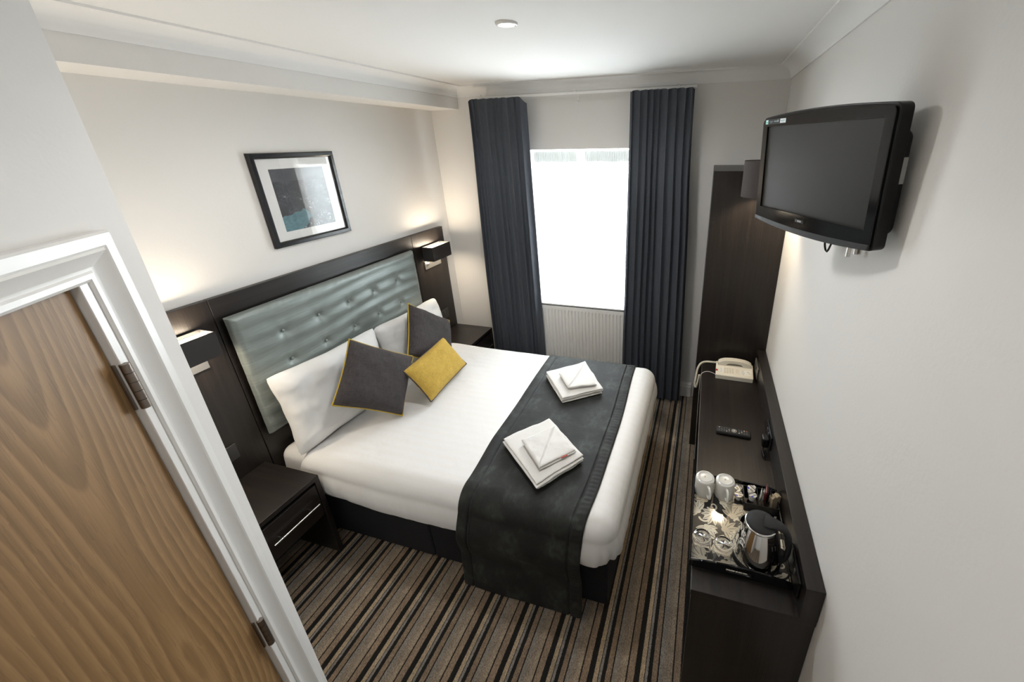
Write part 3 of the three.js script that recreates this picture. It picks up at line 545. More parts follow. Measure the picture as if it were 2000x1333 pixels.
// ---------------------------------------------------------------- tall unit and desk along the right wall
{
  const t = thing('tall_cabinet', 'tall dark wood cabinet with a wide plain face at the end of the desk', 'cabinet', [0, 0, 0]);
  mesh('face_panel', bx(2.261, W - 0.001, 0, 1.960, 0.610, 0.634, 0.002), M.wenge, t);
  mesh('side_panel', bx(2.261, 2.285, 0, 1.940, 0.022, 0.609, 0.002), M.wenge, t);
  mesh('top_panel', bx(2.261, W - 0.001, 1.941, 1.960, 0.002, 0.609, 0.002, 'z'), M.wenge, t);
  mesh('side_panel', bx(W - 0.021, W - 0.001, 0, 1.940, 0.022, 0.609, 0.002), M.wenge, t);
}
const DY = 0.715, DX = 2.299, DZ1 = 2.192, DZ0 = 0.636;
{
  const t = thing('desk', 'long narrow dark wood desk with an upstand along the wall', 'desk', [0, 0, 0]);
  mesh('desk_top', bx(DX, W - 0.001, DY - 0.026, DY, DZ0, DZ1, 0.002, 'z'), M.wenge, t);
  mesh('edge_strip', bx(DX - 0.0012, DX, DY - 0.025, DY - 0.0005, DZ0, DZ1), std({ color: lin(0.16, 0.14, 0.12), roughness: 0.4 }), t).userData.label = 'pale worn edge strip';
  mesh('upstand', merge([bx(2.631, W - 0.001, DY + 0.001, 0.856, DZ0, DZ1 + 0.002, 0.002, 'z')]), M.wenge, t);
  mesh('end_panel', bx(DX + 0.002, W - 0.001, 0, DY - 0.027, DZ1 - 0.03, DZ1 - 0.004, 0.002), M.wenge, t);
  mesh('end_panel', bx(DX + 0.02, W - 0.02, 0, DY - 0.027, 0.640, 0.664, 0.002), M.wenge, t);
  mesh('modesty_panel', bx(W - 0.03, W - 0.012, 0.30, DY - 0.027, 0.665, DZ1 - 0.031), M.wenge, t);
}
socket('black double socket on the desk upstand beside the remote control', [2.6305, 0.786, 1.395], -Math.PI / 2, 0.146, 0.075, M.black);
socket('black double socket on the desk upstand beside the kettle', [2.6305, 0.786, 2.085], -Math.PI / 2, 0.146, 0.075, M.black);
socket('grey double socket on the desk upstand beside the telephone', [2.6305, 0.786, 0.760], -Math.PI / 2, 0.146, 0.075, std({ color: lin(0.25, 0.24, 0.22), roughness: 0.35, metalness: 0.6 }));
{
  const t = thing('plug', 'black plug in the socket beside the remote control', 'plug', [2.6215, 0.775, 1.43], -Math.PI / 2);
  mesh('body', bx(-0.024, 0.024, -0.026, 0.026, 0.0, 0.030, 0.008), M.black, t);
  mesh('cable', tube([[0, -0.026, 0.016], [0.0, -0.045, 0.018], [0.01, -0.053, 0.020], [0.05, -0.055, 0.016]], 0.003, 16, 8), M.black, t);
}
// drum lamp on the cabinet face above the desk
{
  const t = thing('wall_lamp', 'drum-shaded wall lamp on the tall cabinet, partly behind the television', 'wall lamp', [2.516, 1.842, 0.790]);
  mesh('shade', lathe([[0.106, 0], [0.108, 0], [0.108, 0.18], [0.106, 0.18], [0.106, 0]].map((p) => p), 56), M.shade2 ??= std({ color: lin(0.055, 0.045, 0.042), roughness: 0.8, bumpMap: weave, bumpScale: 0.0004, side: THREE.DoubleSide }), t);
  mesh('shade_top', cyl(0.1055, 0.1055, 0.003, 0, 0.174, 0, 56), M.shade2, t);
  mesh('arm', merge([cyl(0.006, 0.006, 0.15, 0, 0.075, -0.085, 12, 'z'), cyl(0.014, 0.014, 0.05, 0, 0.09, 0, 14)]), M.chrome, t);
  mesh('backplate', cyl(0.045, 0.045, 0.012, 0, 0.075, -0.149, 28, 'z'), M.chrome, t);
  const b = new THREE.SphereGeometry(0.028, 20, 14); b.translate(0, 0.090, 0); mesh('bulb', b, M.bulbGlow ??= std({ color: 0xffffff, emissive: lin(1, 0.8, 0.5), emissiveIntensity: 40, roughness: 0.5 }), t);
  const l = new THREE.PointLight(new THREE.Color().setRGB(1.0, 0.82, 0.58), 2.6, 0, 2); l.name = 'drum_lamp_glow'; l.position.set(0, 0.09, 0); l.castShadow = true; l.shadow.radius = 1.4; t.add(l);
}

// ---------------------------------------------------------------- television on a wall bracket
{
  const t = thing('television', 'black wide flat television on a wall bracket above the desk', 'television', [0, 0, 0]);
  pose(t, [2.514, 2.0265, 1.8035], -1.135, 0.044, 0.008); t.scale.setScalar(1.0685);
  const hw = 0.246, rr = 0.012;
  const body = (inset, top, bot, r) => { const s = new THREE.Shape(), w = hw - inset, yt = 0.153 - inset, yb = -0.154 + inset; s.moveTo(-w, yb + r); s.lineTo(-w, yt - r); s.quadraticCurveTo(-w, yt, -w + r, yt + 0.001); s.quadraticCurveTo(0, yt + 2 * top, w - r, yt + 0.001); s.quadraticCurveTo(w, yt, w, yt - r); s.lineTo(w, yb + r); s.quadraticCurveTo(w, yb, w - r, yb - 0.001); s.quadraticCurveTo(0, yb - 2 * bot, -w + r, yb - 0.001); s.quadraticCurveTo(-w, yb, -w, yb + r); return s; };
  const ex = (s, d, b) => new THREE.ExtrudeGeometry(s, { depth: d, bevelEnabled: true, bevelSize: b, bevelThickness: b, bevelSegments: 3, curveSegments: 24 });
  const cas = ex(body(0.003, 0.010, 0.014, rr), 0.026, 0.003); cas.translate(0, 0, -0.032); mesh('casing', cas, M.black, t);
  const bez = body(0.007, 0.009, 0.013, rr); const hole = new THREE.Path(); hole.moveTo(-0.216, -0.110); hole.lineTo(-0.216, 0.1275); hole.lineTo(0.216, 0.1275); hole.lineTo(0.216, -0.110); hole.closePath(); bez.holes.push(hole);
  const bz = new THREE.ExtrudeGeometry(bez, { depth: 0.0035, bevelEnabled: true, bevelSize: 0.0008, bevelThickness: 0.0012, bevelSegments: 2, curveSegments: 24 }); bz.translate(0, 0, -0.0022); mesh('bezel', bz, M.blackGloss, t);
  mesh('screen', bx(-0.217, 0.217, -0.111, 0.1285, -0.0035, -0.0018), std({ color: lin(0.010, 0.010, 0.009), roughness: 0.34 }), t).userData.label = 'dark grey switched-off screen';
  // lower speaker lip
  const lip = new THREE.Shape(); lip.moveTo(-0.238, -0.140); lip.quadraticCurveTo(0, -0.160, 0.238, -0.140); lip.lineTo(0.236, -0.150); lip.quadraticCurveTo(0, -0.178, -0.236, -0.150); lip.closePath();
  const lg = ex(lip, 0.004, 0.001); lg.translate(0, 0, 0.0); mesh('speaker_lip', lg, std({ color: lin(0.02, 0.021, 0.024), roughness: 0.4 }), t);
  const plate = bx(-0.072, 0.012, -0.136, -0.117, 0.0022, 0.0032, 0.0004), pl = mesh('name_plate', plate, M.blackGloss, t);
  const bush = canvasTex(256, 64, (c, w, h) => { c.fillStyle = '#060607'; c.fillRect(0, 0, w, h); c.fillStyle = '#e8e8e8'; c.font = 'bold 46px sans-serif'; c.textAlign = 'center'; c.textBaseline = 'middle'; c.fillText('BUSH', w / 2 + 8, h / 2 + 2); c.strokeStyle = '#e8e8e8'; c.lineWidth = 4; c.beginPath(); c.moveTo(24, 52); c.lineTo(44, 14); c.stroke(); });
  const lg2 = new THREE.PlaneGeometry(0.036, 0.009); lg2.translate(-0.012, -0.1265, 0.0034); mesh('logo', lg2, std({ map: bush, roughness: 0.3 }), pl);
  const stk = canvasTex(512, 96, (c, w, h) => { c.fillStyle = '#0a0c0f'; c.fillRect(0, 0, w, h); c.fillStyle = '#9fd8cf'; c.fillRect(8, 12, 64, 76); c.fillStyle = '#dff5f5'; c.fillRect(24, 14, 44, 26); c.fillStyle = '#3a8f88'; c.fillRect(20, 46, 40, 8); c.fillStyle = '#7d8890'; for (let i = 0; i < 5; i++) c.fillRect(104 + i * 18, 34, 12, 18); c.fillRect(120, 62, 56, 8); c.fillStyle = '#9aa5ab'; for (let i = 0; i < 4; i++) c.fillRect(220 + i * 20, 32, 13, 28); c.fillRect(300, 22, 34, 40); c.fillStyle = '#e6f2f6'; c.fillRect(370, 10, 132, 74); c.fillStyle = '#4c6a78'; c.fillRect(384, 36, 100, 10); c.fillRect(392, 58, 84, 6); });
  const sg = new THREE.PlaneGeometry(0.104, 0.0145); sg.translate(-0.176, 0.1405, 0.0027); mesh('sticker', sg, std({ map: stk, roughness: 0.4 }), t).userData.label = 'strip of small pale feature stickers';
  // back hump, bracket, cables
  const hump = new RoundedBoxGeometry(0.44, 0.23, 0.050, 4, 0.022); hump.translate(0.012, -0.012, -0.046); mesh('back_hump', hump, M.blackMatt, t);
  mesh('label_sticker', bx(0.2318, 0.2328, -0.01, 0.045, -0.058, -0.040), std({ color: lin(0.6, 0.6, 0.58), roughness: 0.6 }), t);
  const br = mesh('bracket', merge([bx(-0.05, 0.05, -0.05, 0.05, -0.086, -0.078, 0.002)]), M.blackMatt, t);
  br.updateMatrixWorld(true); t.updateMatrixWorld(true);
  const inv = t.matrixWorld.clone().invert(), loc = (x, y, z) => new THREE.Vector3(x, y, z).applyMatrix4(inv).toArray();
  mesh('bracket_arm', tube([loc(2.59, 2.0, 1.79), loc(2.62, 1.99, 1.785), loc(2.684, 1.985, 1.78)], 0.012, 10, 10), M.brushed, t);
  mesh('bracket_rod', merge([tube([loc(2.655, 1.83, 1.815), loc(2.655, 1.795, 1.815)], 0.006, 4, 12), tube([loc(2.655, 1.95, 1.815), loc(2.655, 1.825, 1.815)], 0.004, 4, 10)]), M.chrome, t);
  mesh('bracket_plate', tube([loc(2.679, 2.0, 1.79), loc(2.679, 1.80, 1.80)], 0.006, 6, 8), M.brushed, t);
  mesh('cable', tube([loc(2.60, 1.93, 1.66), loc(2.635, 1.86, 1.615), loc(2.645, 1.775, 1.605), loc(2.650, 1.760, 1.618), loc(2.655, 1.80, 1.640), loc(2.66, 1.86, 1.68), loc(2.64, 1.93, 1.72)], 0.0032, 40, 8), M.black, t);
}

// ---------------------------------------------------------------- telephone
{
  const cream = std({ color: lin(0.74, 0.70, 0.60), roughness: 0.35 }), creamDark = std({ color: lin(0.55, 0.52, 0.43), roughness: 0.4 });
  const t = thing('telephone', 'cream corded desk telephone with red message light', 'telephone', [2.497, DY + 0.001, 0.755], -0.02);
  const s = new THREE.Shape(); s.moveTo(0.066, 0.004); s.lineTo(0.066, 0.026); s.quadraticCurveTo(0.064, 0.030, 0.058, 0.031); s.lineTo(-0.012, 0.046); s.lineTo(-0.020, 0.052); s.lineTo(-0.050, 0.055); s.quadraticCurveTo(-0.058, 0.055, -0.058, 0.046); s.lineTo(-0.058, 0.004); s.closePath();
  const bg = new THREE.ExtrudeGeometry(s, { depth: 0.216, bevelEnabled: true, bevelSize: 0.003, bevelThickness: 0.004, bevelSegments: 3 }); bg.rotateY(-Math.PI / 2); bg.translate(0.108, 0, 0); // profile x -> world z
  const pb = bg.attributes.position; mesh('base', bg, cream, t);
  // handset: arched bar with two cups
  const hs = new THREE.Shape(); hs.moveTo(-0.098, 0.052); hs.lineTo(-0.098, 0.066); hs.quadraticCurveTo(-0.092, 0.080, -0.06, 0.088); hs.quadraticCurveTo(0, 0.098, 0.06, 0.088); hs.quadraticCurveTo(0.096, 0.080, 0.100, 0.066); hs.lineTo(0.100, 0.052); hs.lineTo(0.056, 0.052); hs.quadraticCurveTo(0.050, 0.072, 0.034, 0.074); hs.quadraticCurveTo(0, 0.080, -0.032, 0.074); hs.quadraticCurveTo(-0.048, 0.072, -0.054, 0.052); hs.closePath();
  const hg = new THREE.ExtrudeGeometry(hs, { depth: 0.032, bevelEnabled: true, bevelSize: 0.004, bevelThickness: 0.005, bevelSegments: 4, curveSegments: 16 }); hg.translate(0, -0.002, -0.052); mesh('handset', hg, cream, t);
  mesh('cradle', bx(-0.05, 0.05, 0.047, 0.056, -0.045, -0.02, 0.002), creamDark, t);
  mesh('message_light', bx(-0.1125, -0.100, 0.030, 0.042, 0.020, 0.036, 0.002), std({ color: lin(0.45, 0.02, 0.01), roughness: 0.25 }), t).userData.label = 'dark red message light';
  const slope = (z) => 0.031 + (0.058 - z) / 0.070 * 0.015, tilt = Math.atan(0.015 / 0.070);
  const btnMat = std({ color: lin(0.66, 0.63, 0.55), roughness: 0.45 });
  for (let r = 0; r < 4; r++) for (let c = 0; c < 4; c++) { const g = new RoundedBoxGeometry(0.0105, 0.004, 0.0082, 2, 0.0012); g.rotateX(tilt); const z = 0.003 + r * 0.0125; g.translate(-0.056 + c * 0.0155, slope(z) + 0.0032, z); mesh('key', g, btnMat, t); }
  for (let r = 0; r < 3; r++) { const g = new RoundedBoxGeometry(0.017, 0.003, 0.006, 2, 0.001); g.rotateX(tilt); const z = 0.006 + r * 0.013; g.translate(0.018, slope(z) + 0.0032, z); mesh('memory_key', g, btnMat, t); }
  const card = canvasTex(256, 128, (c, w, h) => { c.fillStyle = '#e9e6dc'; c.fillRect(0, 0, w, h); c.fillStyle = '#8d9ab0'; for (let i = 0; i < 6; i++) c.fillRect(14, 14 + i * 18, 60 + (i * 37) % 30, 5); c.strokeStyle = '#3c3c40'; c.lineWidth = 6; c.beginPath(); c.moveTo(150, 40); c.quadraticCurveTo(185, 20, 200, 60); c.quadraticCurveTo(210, 80, 232, 76); c.stroke(); c.fillStyle = '#3c3c40'; c.beginPath(); c.arc(60, 112, 7, 0, 7); c.fill(); });
  const cg = new THREE.PlaneGeometry(0.062, 0.048); cg.rotateX(-Math.PI / 2 + tilt); cg.translate(0.070, slope(0.026) + 0.0034, 0.026); mesh('face_card', cg, std({ map: card, roughness: 0.5 }), t);
  const cg2 = new THREE.PlaneGeometry(0.020, 0.05); const card2 = canvasTex(64, 160, (c, w, h) => { c.fillStyle = '#e9e6dc'; c.fillRect(0, 0, w, h); c.fillStyle = '#8f9cb5'; for (let i = 0; i < 8; i++) c.fillRect(8, 12 + i * 18, 30 + (i * 13) % 18, 6); }); cg2.rotateX(-Math.PI / 2 + tilt); cg2.translate(-0.078, slope(0.024) + 0.0034, 0.024); mesh('face_card', cg2, std({ map: card2, roughness: 0.5 }), t);
  // coiled handset cord over the desk edge, and the thin line cord
  const path = new THREE.CatmullRomCurve3([[-0.098, 0.058, -0.036], [-0.135, 0.052, -0.042], [-0.175, 0.048, -0.045], [-0.205, 0.036, -0.040], [-0.225, 0.004, -0.025], [-0.232, -0.05, -0.005], [-0.234, -0.11, 0.008], [-0.228, -0.125, 0.010], [-0.220, -0.10, 0.010], [-0.212, -0.03, 0.004]].map((p) => new THREE.Vector3(...p)));
  const pts = [], N = 1400, turns = 96; const fr = path.computeFrenetFrames(N, false);
  for (let i = 0; i <= N; i++) { const c = path.getPointAt(i / N), a = (i / N) * turns * 2 * Math.PI; c.addScaledVector(fr.normals[i], 0.0052 * Math.cos(a)).addScaledVector(fr.binormals[i], 0.0052 * Math.sin(a)); pts.push(c.toArray()); }
  mesh('coiled_cord', tube(pts, 0.0019, 1400, 5), cream, t);
  mesh('line_cord', tube([[-0.108, 0.012, 0.045], [-0.135, 0.016, 0.030], [-0.165, 0.014, 0.022], [-0.190, 0.006, 0.028], [-0.2015, -0.004, 0.040], [-0.203, -0.06, 0.050], [-0.203, -0.14, 0.050], [-0.200, -0.30, 0.04], [-0.19, -0.715, 0.03]], 0.0019, 60, 6), std({ color: lin(0.72, 0.70, 0.66), roughness: 0.5 }), t);
}

// ---------------------------------------------------------------- remote control
{
  const t = thing('remote_control', 'slim black remote control lying across the desk', 'remote', [2.470, DY + 0.0005, 1.343], -0.035);
  mesh('body', new RoundedBoxGeometry(0.170, 0.020, 0.046, 4, 0.008).translate(0, 0.010, 0), M.blackMatt, t);
  const pale = std({ color: lin(0.45, 0.44, 0.40), roughness: 0.5 }), red = std({ color: lin(0.5, 0.12, 0.05), roughness: 0.5 });
  for (let c = 0; c < 12; c++) for (let r = 0; r < 3; r++) { const x = -0.070 + c * 0.0122, z = -0.012 + r * 0.012; if (Math.abs(x - 0.003) < 0.017) continue; mesh('button', new RoundedBoxGeometry(0.0066, 0.002, 0.0050, 1, 0.0008).translate(x, 0.0206, z), c === 11 && r === 0 ? red : (c + r) % 5 === 0 ? pale : M.greyPlastic, t); }
  mesh('navigation_ring', new THREE.TorusGeometry(0.0105, 0.0022, 8, 28).rotateX(Math.PI / 2).translate(0.003, 0.0202, 0), pale, t);
  mesh('ok_button', cyl(0.005, 0.005, 0.002, 0.003, 0.0206, 0, 18), pale, t);
}

// ---------------------------------------------------------------- tea tray and what stands on it
const TX0 = 2.287, TX1 = 2.627, TZ0 = 1.700, TZ1 = 2.108, TB = DY + 0.006;
{
  const t = thing('tea_tray', 'glossy black tray printed with a cream and black leaf pattern', 'tray', [0, 0, 0]);
  const leafTex = canvasTex(1024, 1228, (c, w, h) => {
    c.fillStyle = '#100f0e'; c.fillRect(0, 0, w, h); const r = rng(77);
    const leaf = (x, y, L, wd, a, col) => { c.save(); c.translate(x, y); c.rotate(a); c.fillStyle = col; c.beginPath(); c.moveTo(0, 0); c.bezierCurveTo(L * 0.2, -wd, L * 0.7, -wd * 0.9, L, 0); c.bezierCurveTo(L * 0.75, wd * 0.6, L * 0.3, wd * 0.9, 0, 0); c.fill(); c.strokeStyle = '#100f0e'; c.lineWidth = 5; c.beginPath(); c.moveTo(L * 0.08, 0); c.quadraticCurveTo(L * 0.5, -wd * 0.25, L * 0.88, 0); c.stroke(); c.restore(); };
    const acanthus = (x, y, S, a, col) => { for (let i = -3; i <= 3; i++) leaf(x, y, S * (1.1 - Math.abs(i) * 0.10), S * 0.25, a + i * 0.46, col); c.fillStyle = col; c.beginPath(); c.arc(x, y, S * 0.18, 0, 7); c.fill(); };
    const curl = (x, y, R, a, dir, col) => { c.strokeStyle = col; c.lineCap = 'round'; for (let k = 0; k < 26; k++) { const t0 = k / 26, rr = R * (1 - t0 * 0.85), an = a + dir * t0 * 5.2; c.lineWidth = 26 * (1 - t0 * 0.6); c.beginPath(); c.arc(x, y, rr, an, an + dir * 0.26, dir < 0); c.stroke(); } };
    const cr = '#cfc2a8', wh = '#e6ddc8';
    for (let gy = 0; gy < 6; gy++) for (let gx = 0; gx < 5; gx++) { const x = (gx + 0.3 + (gy % 2) * 0.45) * w / 5 + (r() - 0.5) * 40, y = (gy + 0.5) * h / 6 + (r() - 0.5) * 40; acanthus(x, y, 165 + r() * 50, r() * 6.28, r() > 0.5 ? cr : wh); curl(x + 90, y + 70, 74, r() * 6.28, r() > 0.5 ? 1 : -1, wh); }
  });
  mesh('base', bx(TX0 + 0.002, TX1 - 0.002, DY + 0.0005, DY + 0.0055, TZ0 + 0.002, TZ1 - 0.002), M.blackGloss, t);
  const pg = grid(1, 1, (u, v) => [lerp(TX0 + 0.007, TX1 - 0.007, u), DY + 0.0059, lerp(TZ1 - 0.007, TZ0 + 0.007, v)]);
  mesh('leaf_print', pg, phy({ map: leafTex, roughness: 0.35, clearcoat: 1, clearcoatRoughness: 0.06 }), t);
  const HT = 0.046;
  mesh('rim', bx(TX0, TX0 + 0.006, DY + 0.0005, DY + 0.030, TZ0, TZ1, 0.0015), M.blackGloss, t);
  mesh('rim', bx(TX1 - 0.006, TX1, DY + 0.0005, DY + 0.030, TZ0, TZ1, 0.0015), M.blackGloss, t);
  for (const z of [TZ0, TZ1 - 0.006]) {
    const s = new THREE.Shape(); s.moveTo(TX0 + 0.006, 0); s.lineTo(TX1 - 0.006, 0); s.lineTo(TX1 - 0.006, 0.030); s.quadraticCurveTo((TX0 + TX1) / 2 + 0.09, HT, (TX0 + TX1) / 2, HT); s.quadraticCurveTo((TX0 + TX1) / 2 - 0.09, HT, TX0 + 0.006, 0.030); s.closePath();
    const xm = (TX0 + TX1) / 2, h = new THREE.Path(); h.moveTo(xm - 0.045, 0.014); h.lineTo(xm - 0.045, 0.028); h.lineTo(xm + 0.045, 0.028); h.lineTo(xm + 0.045, 0.014); h.closePath(); s.holes.push(h);
    const g = new THREE.ExtrudeGeometry(s, { depth: 0.006, bevelEnabled: false }); g.translate(0, DY + 0.0005, z); mesh('rim', g, M.blackGloss, t);
  }
}
const china = phy({ color: lin(0.80, 0.79, 0.75), roughness: 0.2, clearcoat: 0.6, clearcoatRoughness: 0.08 });
function mug(label, x, z, turn) {
  const t = thing('mug', label, 'mug', [x, TB, z], turn, 'upturned mugs');
  mesh('body', lathe([[0.0365, 0.0], [0.0395, 0.0008], [0.0398, 0.004], [0.0394, 0.06], [0.0390, 0.072], [0.0375, 0.0775], [0.0345, 0.0800], [0.0300, 0.0806], [0.0293, 0.0835], [0.0272, 0.0835], [0.0262, 0.0800], [0.012, 0.0796], [0, 0.0795], [0, 0.075], [0.033, 0.073], [0.0355, 0.06], [0.0360, 0.004], [0.0365, 0.0]].reverse(), 48), china, t);
  mesh('handle', tube([[0, 0.064, 0.036], [0, 0.066, 0.052], [0, 0.058, 0.064], [0, 0.038, 0.068], [0, 0.022, 0.060], [0, 0.018, 0.037]], 0.0052, 30, 10), china, t);
  const mark = canvasTex(64, 64, (c, w, h) => { c.fillStyle = '#e3e1da'; c.fillRect(0, 0, w, h); c.fillStyle = '#2a2a2c'; c.fillRect(14, 20, 36, 7); c.fillRect(18, 31, 28, 4); c.fillRect(22, 39, 20, 4); });
  const g = new THREE.PlaneGeometry(0.014, 0.014); g.rotateX(-Math.PI / 2); g.rotateY(1.1); g.translate(0, 0.0800, 0); mesh('base_mark', g, std({ map: mark, roughness: 0.4 }), t);
}
mug('upturned white mug at the corner of the tea tray', 2.3315, 1.762, 0.35);
mug('upturned white mug beside the milk pots on the tea tray', 2.4135, 1.757, 0.15);
// milk pots: small tapered cups with printed foil lids
const foil = canvasTex(128, 128, (c, w, h) => { c.fillStyle = '#d9d6cc'; c.fillRect(0, 0, w, h); c.fillStyle = '#2b2b3c'; c.fillRect(0, 18, w, 30); c.fillStyle = '#d9d6cc'; c.fillRect(18, 26, 90, 8); c.fillStyle = '#2f3bb0'; c.fillRect(0, 84, 50, 30); c.fillStyle = '#2b2b2b'; for (let i = 0; i < 5; i++) c.fillRect(60 + i * 12, 70, 7, 34); });
function milkPot(label, x, y, z, rx, rz, turn) {
  const t = thing('milk_pot', label, 'milk pot', [x, y, z], 0, 'little milk pots'); t.rotation.set(rx, turn, rz, 'YXZ');
  mesh('cup', lathe([[0, 0], [0.0115, 0], [0.012, 0.001], [0.0155, 0.021], [0.0165, 0.0225], [0.0165, 0.0235]], 26), china, t);
  const l = new THREE.CylinderGeometry(0.0168, 0.0168, 0.0008, 26); l.translate(0, 0.0242, 0); const tab = bx(0.012, 0.022, 0.0238, 0.0246, -0.006, 0.006);
  mesh('foil_lid', merge([l, tab]), M.foil ??= std({ map: foil, roughness: 0.3, metalness: 0.2 }), t).userData.label = 'printed foil lid';
}
{
  const t = thing('sachet_caddy', 'black two-part caddy holding sachets on the tea tray', 'caddy', [2.555, TB, 1.772]);
  const w = 0.066, d = 0.048, h = 0.040, th = 0.003;
  mesh('floor_plate', bx(-w, w, 0, 0.003, -d, d), M.black, t);
  for (const z of [-d, d - th]) mesh('wall_plate', bx(-w, w, 0.003, h, z, z + th, 0.001), M.black, t);
  for (const x of [-w, w - th, -0.012]) mesh('wall_plate', bx(x, x + th, 0.003, h, -d + th, d - th, 0.001), M.black, t);
}
milkPot('milk pot standing on the tray nearest the far rim beside the mugs', 2.4715, TB, 1.727, 0, 0, 0.4);
milkPot('milk pot standing on the tray in front of another milk pot', 2.4720, TB, 1.765, 0, 0, 1.5);
milkPot('milk pot on top in the caddy, towards the telephone', 2.518, TB + 0.030, 1.748, 0.12, 0.05, 0.8);
milkPot('milk pot on top in the caddy, towards the kettle', 2.520, TB + 0.030, 1.786, 0.1, -0.08, 2.2);
{
  const r = rng(909);
  const kinds = [['silver and white coffee sachet in the caddy', '#d8d6cc', '#6b6a64', 2.5515, 0.08, 0.03], ['pale stick sachet leaning in the caddy', '#efeae0', '#8a8378', 2.5610, 0.075, 0.022], ['dark red tea sachet standing in the caddy', '#6a1822', '#c9a9a2', 2.5710, 0.085, 0.05], ['black and silver sachet standing in the caddy', '#26222a', '#9a96a6', 2.5800, 0.078, 0.05], ['navy blue sachet standing in the caddy', '#1d2233', '#b1b5c6', 2.5885, 0.072, 0.05]];
  kinds.forEach(([label, a, b, x, h, wd], i) => {
    const tx = canvasTex(64, 96, (c, w, hh) => { c.fillStyle = a; c.fillRect(0, 0, w, hh); c.fillStyle = b; c.fillRect(10, 14, 44, 12); c.fillRect(14, 34, 36, 5); c.fillRect(14, 70, 30, 8); });
    const face = (sg) => grid(8, 12, (u, v) => { const X = (u - 0.5) * wd, f = Math.max(0, (1 - (2 * u - 1) ** 2)) * Math.max(0, (1 - (2 * v - 1) ** 4)); return [sg * f * 0.0032 + 0.0015 * (fbm(u * 4, v * 4 + i, 707, 2) - 0.5), v * h, X]; });
    const fb = face(-1); const ix = fb.index.array; for (let k = 0; k < ix.length; k += 3) { const s = ix[k]; ix[k] = ix[k + 1]; ix[k + 1] = s; } fb.computeVertexNormals();
    const m = mesh('sachet', merge([face(1), fb]), std({ map: tx, roughness: 0.35 })); tag(m, label, 'sachet', 'sachets in the caddy');
    m.position.set(x, TB + 0.0035, 1.762 + (r() - 0.5) * 0.02); m.rotation.set((r() - 0.5) * 0.2, (r() - 0.5) * 0.3, -0.06 + (r() - 0.5) * 0.06);
  });
  const g = new THREE.ExtrudeGeometry((() => { const s = new THREE.Shape(); s.moveTo(-0.016, 0); s.lineTo(0.016, 0); s.lineTo(0.019, 0.056); s.lineTo(0.008, 0.062); s.lineTo(0.0, 0.056); s.lineTo(-0.008, 0.062); s.lineTo(-0.018, 0.054); s.closePath(); return s; })(), { depth: 0.016, bevelEnabled: true, bevelSize: 0.002, bevelThickness: 0.003, bevelSegments: 2 });
  const sp = thing('sugar_packets', 'pale brown paper sugar packet beside the caddy sachets', 'sugar packet', [2.6065, TB + 0.004, 1.775], 0.5);
  mesh('packet', g, std({ color: lin(0.56, 0.46, 0.32), roughness: 0.8 }), sp); g.translate(0, 0, -0.008);
  sp.name = 'sugar_packet';
}
// glasses, upside down
function tumbler(label, x, z) {
  const t = tag(mesh('glass_tumbler', lathe([[0.0300, 0], [0.0345, 0], [0.0350, 0.0015], [0.0335, 0.05], [0.0320, 0.074], [0.0295, 0.080], [0.024, 0.0815], [0, 0.0805], [0, 0.0700], [0.024, 0.0690], [0.0285, 0.066], [0.0305, 0.05], [0.0322, 0.002], [0.0300, 0]].slice(1, -1).concat([[0.0345, 0]]), 48), M.solidGlass), label, 'glass', 'upturned tumblers');
  t.position.set(x, TB, z);
}
tumbler('upturned clear tumbler at the outer corner of the tray', 2.326, 2.046);
tumbler('upturned clear tumbler next to the kettle', 2.399, 2.058);
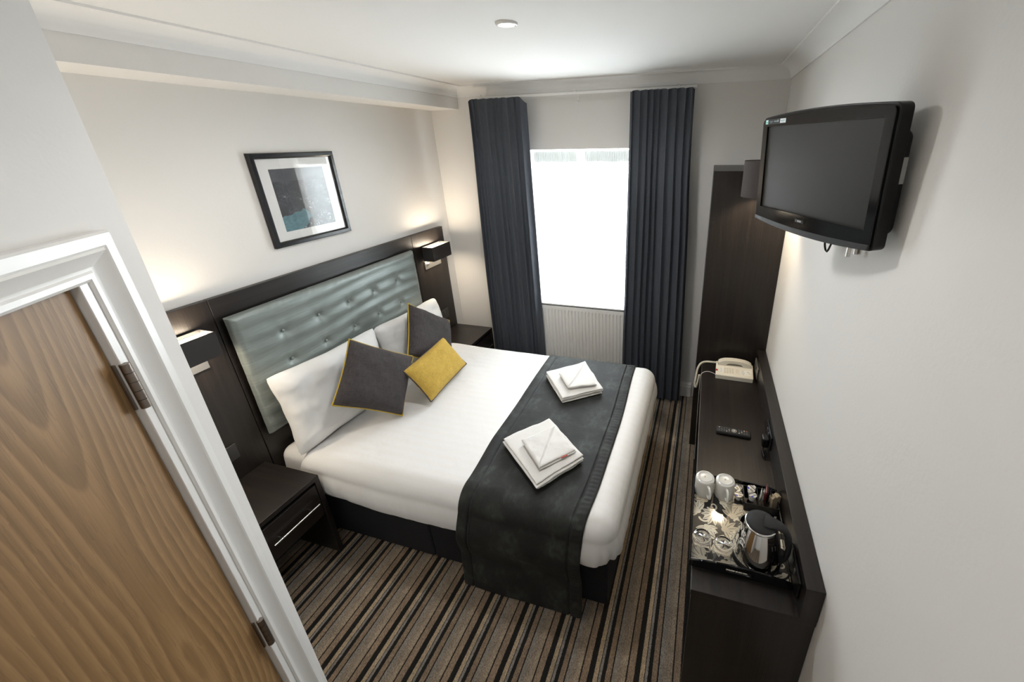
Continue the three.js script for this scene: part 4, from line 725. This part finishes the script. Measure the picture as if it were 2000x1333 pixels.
// kettle
{
  const t = thing('kettle', 'polished steel kettle with black lid, handle and base', 'kettle', [2.516, TB, 2.015], 0);
  const steel = std({ color: lin(0.78, 0.77, 0.75), metalness: 1, roughness: 0.06 });
  mesh('base', lathe([[0, 0], [0.083, 0], [0.085, 0.004], [0.0845, 0.016], [0.081, 0.021], [0, 0.022]], 56), M.black, t);
  mesh('body', lathe([[0.0785, 0.0225], [0.0805, 0.026], [0.0800, 0.042], [0.0755, 0.078], [0.0675, 0.115], [0.0580, 0.146], [0.0535, 0.158], [0.0515, 0.162]], 64), steel, t);
  mesh('collar', lathe([[0.0505, 0.1615], [0.0535, 0.161], [0.0545, 0.164], [0.0530, 0.168], [0.050, 0.169]], 56), M.chrome, t);
  const lid = lathe([[0.0505, 0.166], [0.050, 0.171], [0.042, 0.179], [0.026, 0.184], [0, 0.186]], 48); mesh('lid', lid, M.blackMatt, t);
  // spout: a beak on the side away from the handle
  const sp = grid(14, 10, (u, v) => { const a = (u - 0.5) * 1.0, y = lerp(0.115, 0.166, v), r0 = lerp(0.0675, 0.0515, v) - 0.001, out = 0.024 * v * v * Math.cos(a * Math.PI) ** 2 * 1.0; const an = Math.PI + a; return [Math.cos(an) * (r0 + out), y, Math.sin(an) * (r0 + out)]; }); const six = sp.index.array; mesh('spout', sp, (() => { const m = steel.clone(); m.side = THREE.DoubleSide; return m; })(), t);
  // handle: broad black strap from the lid hinge, bowed out and down to the foot
  const hp = new THREE.CatmullRomCurve3([[0.008, 0.183, 0.004], [0.040, 0.186, 0.010], [0.070, 0.175, 0.016], [0.0885, 0.143, 0.020], [0.0945, 0.098, 0.022], [0.0895, 0.055, 0.022], [0.078, 0.034, 0.020]].map((p) => new THREE.Vector3(...p)));
  const hg = grid(40, 16, (u, v) => { const c = hp.getPointAt(u), T = hp.getTangentAt(u), Z = new THREE.Vector3(-0.22, 0, 0.975), N = new THREE.Vector3().crossVectors(T, Z).normalize(), B = new THREE.Vector3().crossVectors(N, T).normalize(), a = v * 2 * Math.PI, w = lerp(0.026, 0.0135, smooth(0, 0.45, u)), th = lerp(0.006, 0.0095, smooth(0, 0.4, u)); c.addScaledVector(B, w * Math.cos(a)).addScaledVector(N, th * Math.sin(a)); return c.toArray(); });
  mesh('handle', hg, M.blackMatt, t);
  mesh('lower_grip', new RoundedBoxGeometry(0.024, 0.05, 0.03, 3, 0.008).translate(0.074, 0.05, 0.018), M.blackMatt, t);
  const badge = new THREE.TorusGeometry(0.009, 0.0015, 8, 24); badge.rotateY(Math.PI / 2 - 2.55); badge.translate(Math.cos(2.55) * 0.0750, 0.080, Math.sin(2.55) * 0.0750); mesh('water_gauge', badge, M.black, t);
  mesh('power_cord', tube([[0.04, 0.008, 0.066], [0.06, 0.010, 0.078], [0.088, 0.030, 0.082], [0.100, 0.055, 0.075]], 0.0032, 20, 8), M.black, t);
}

renderer.render(scene, camera);
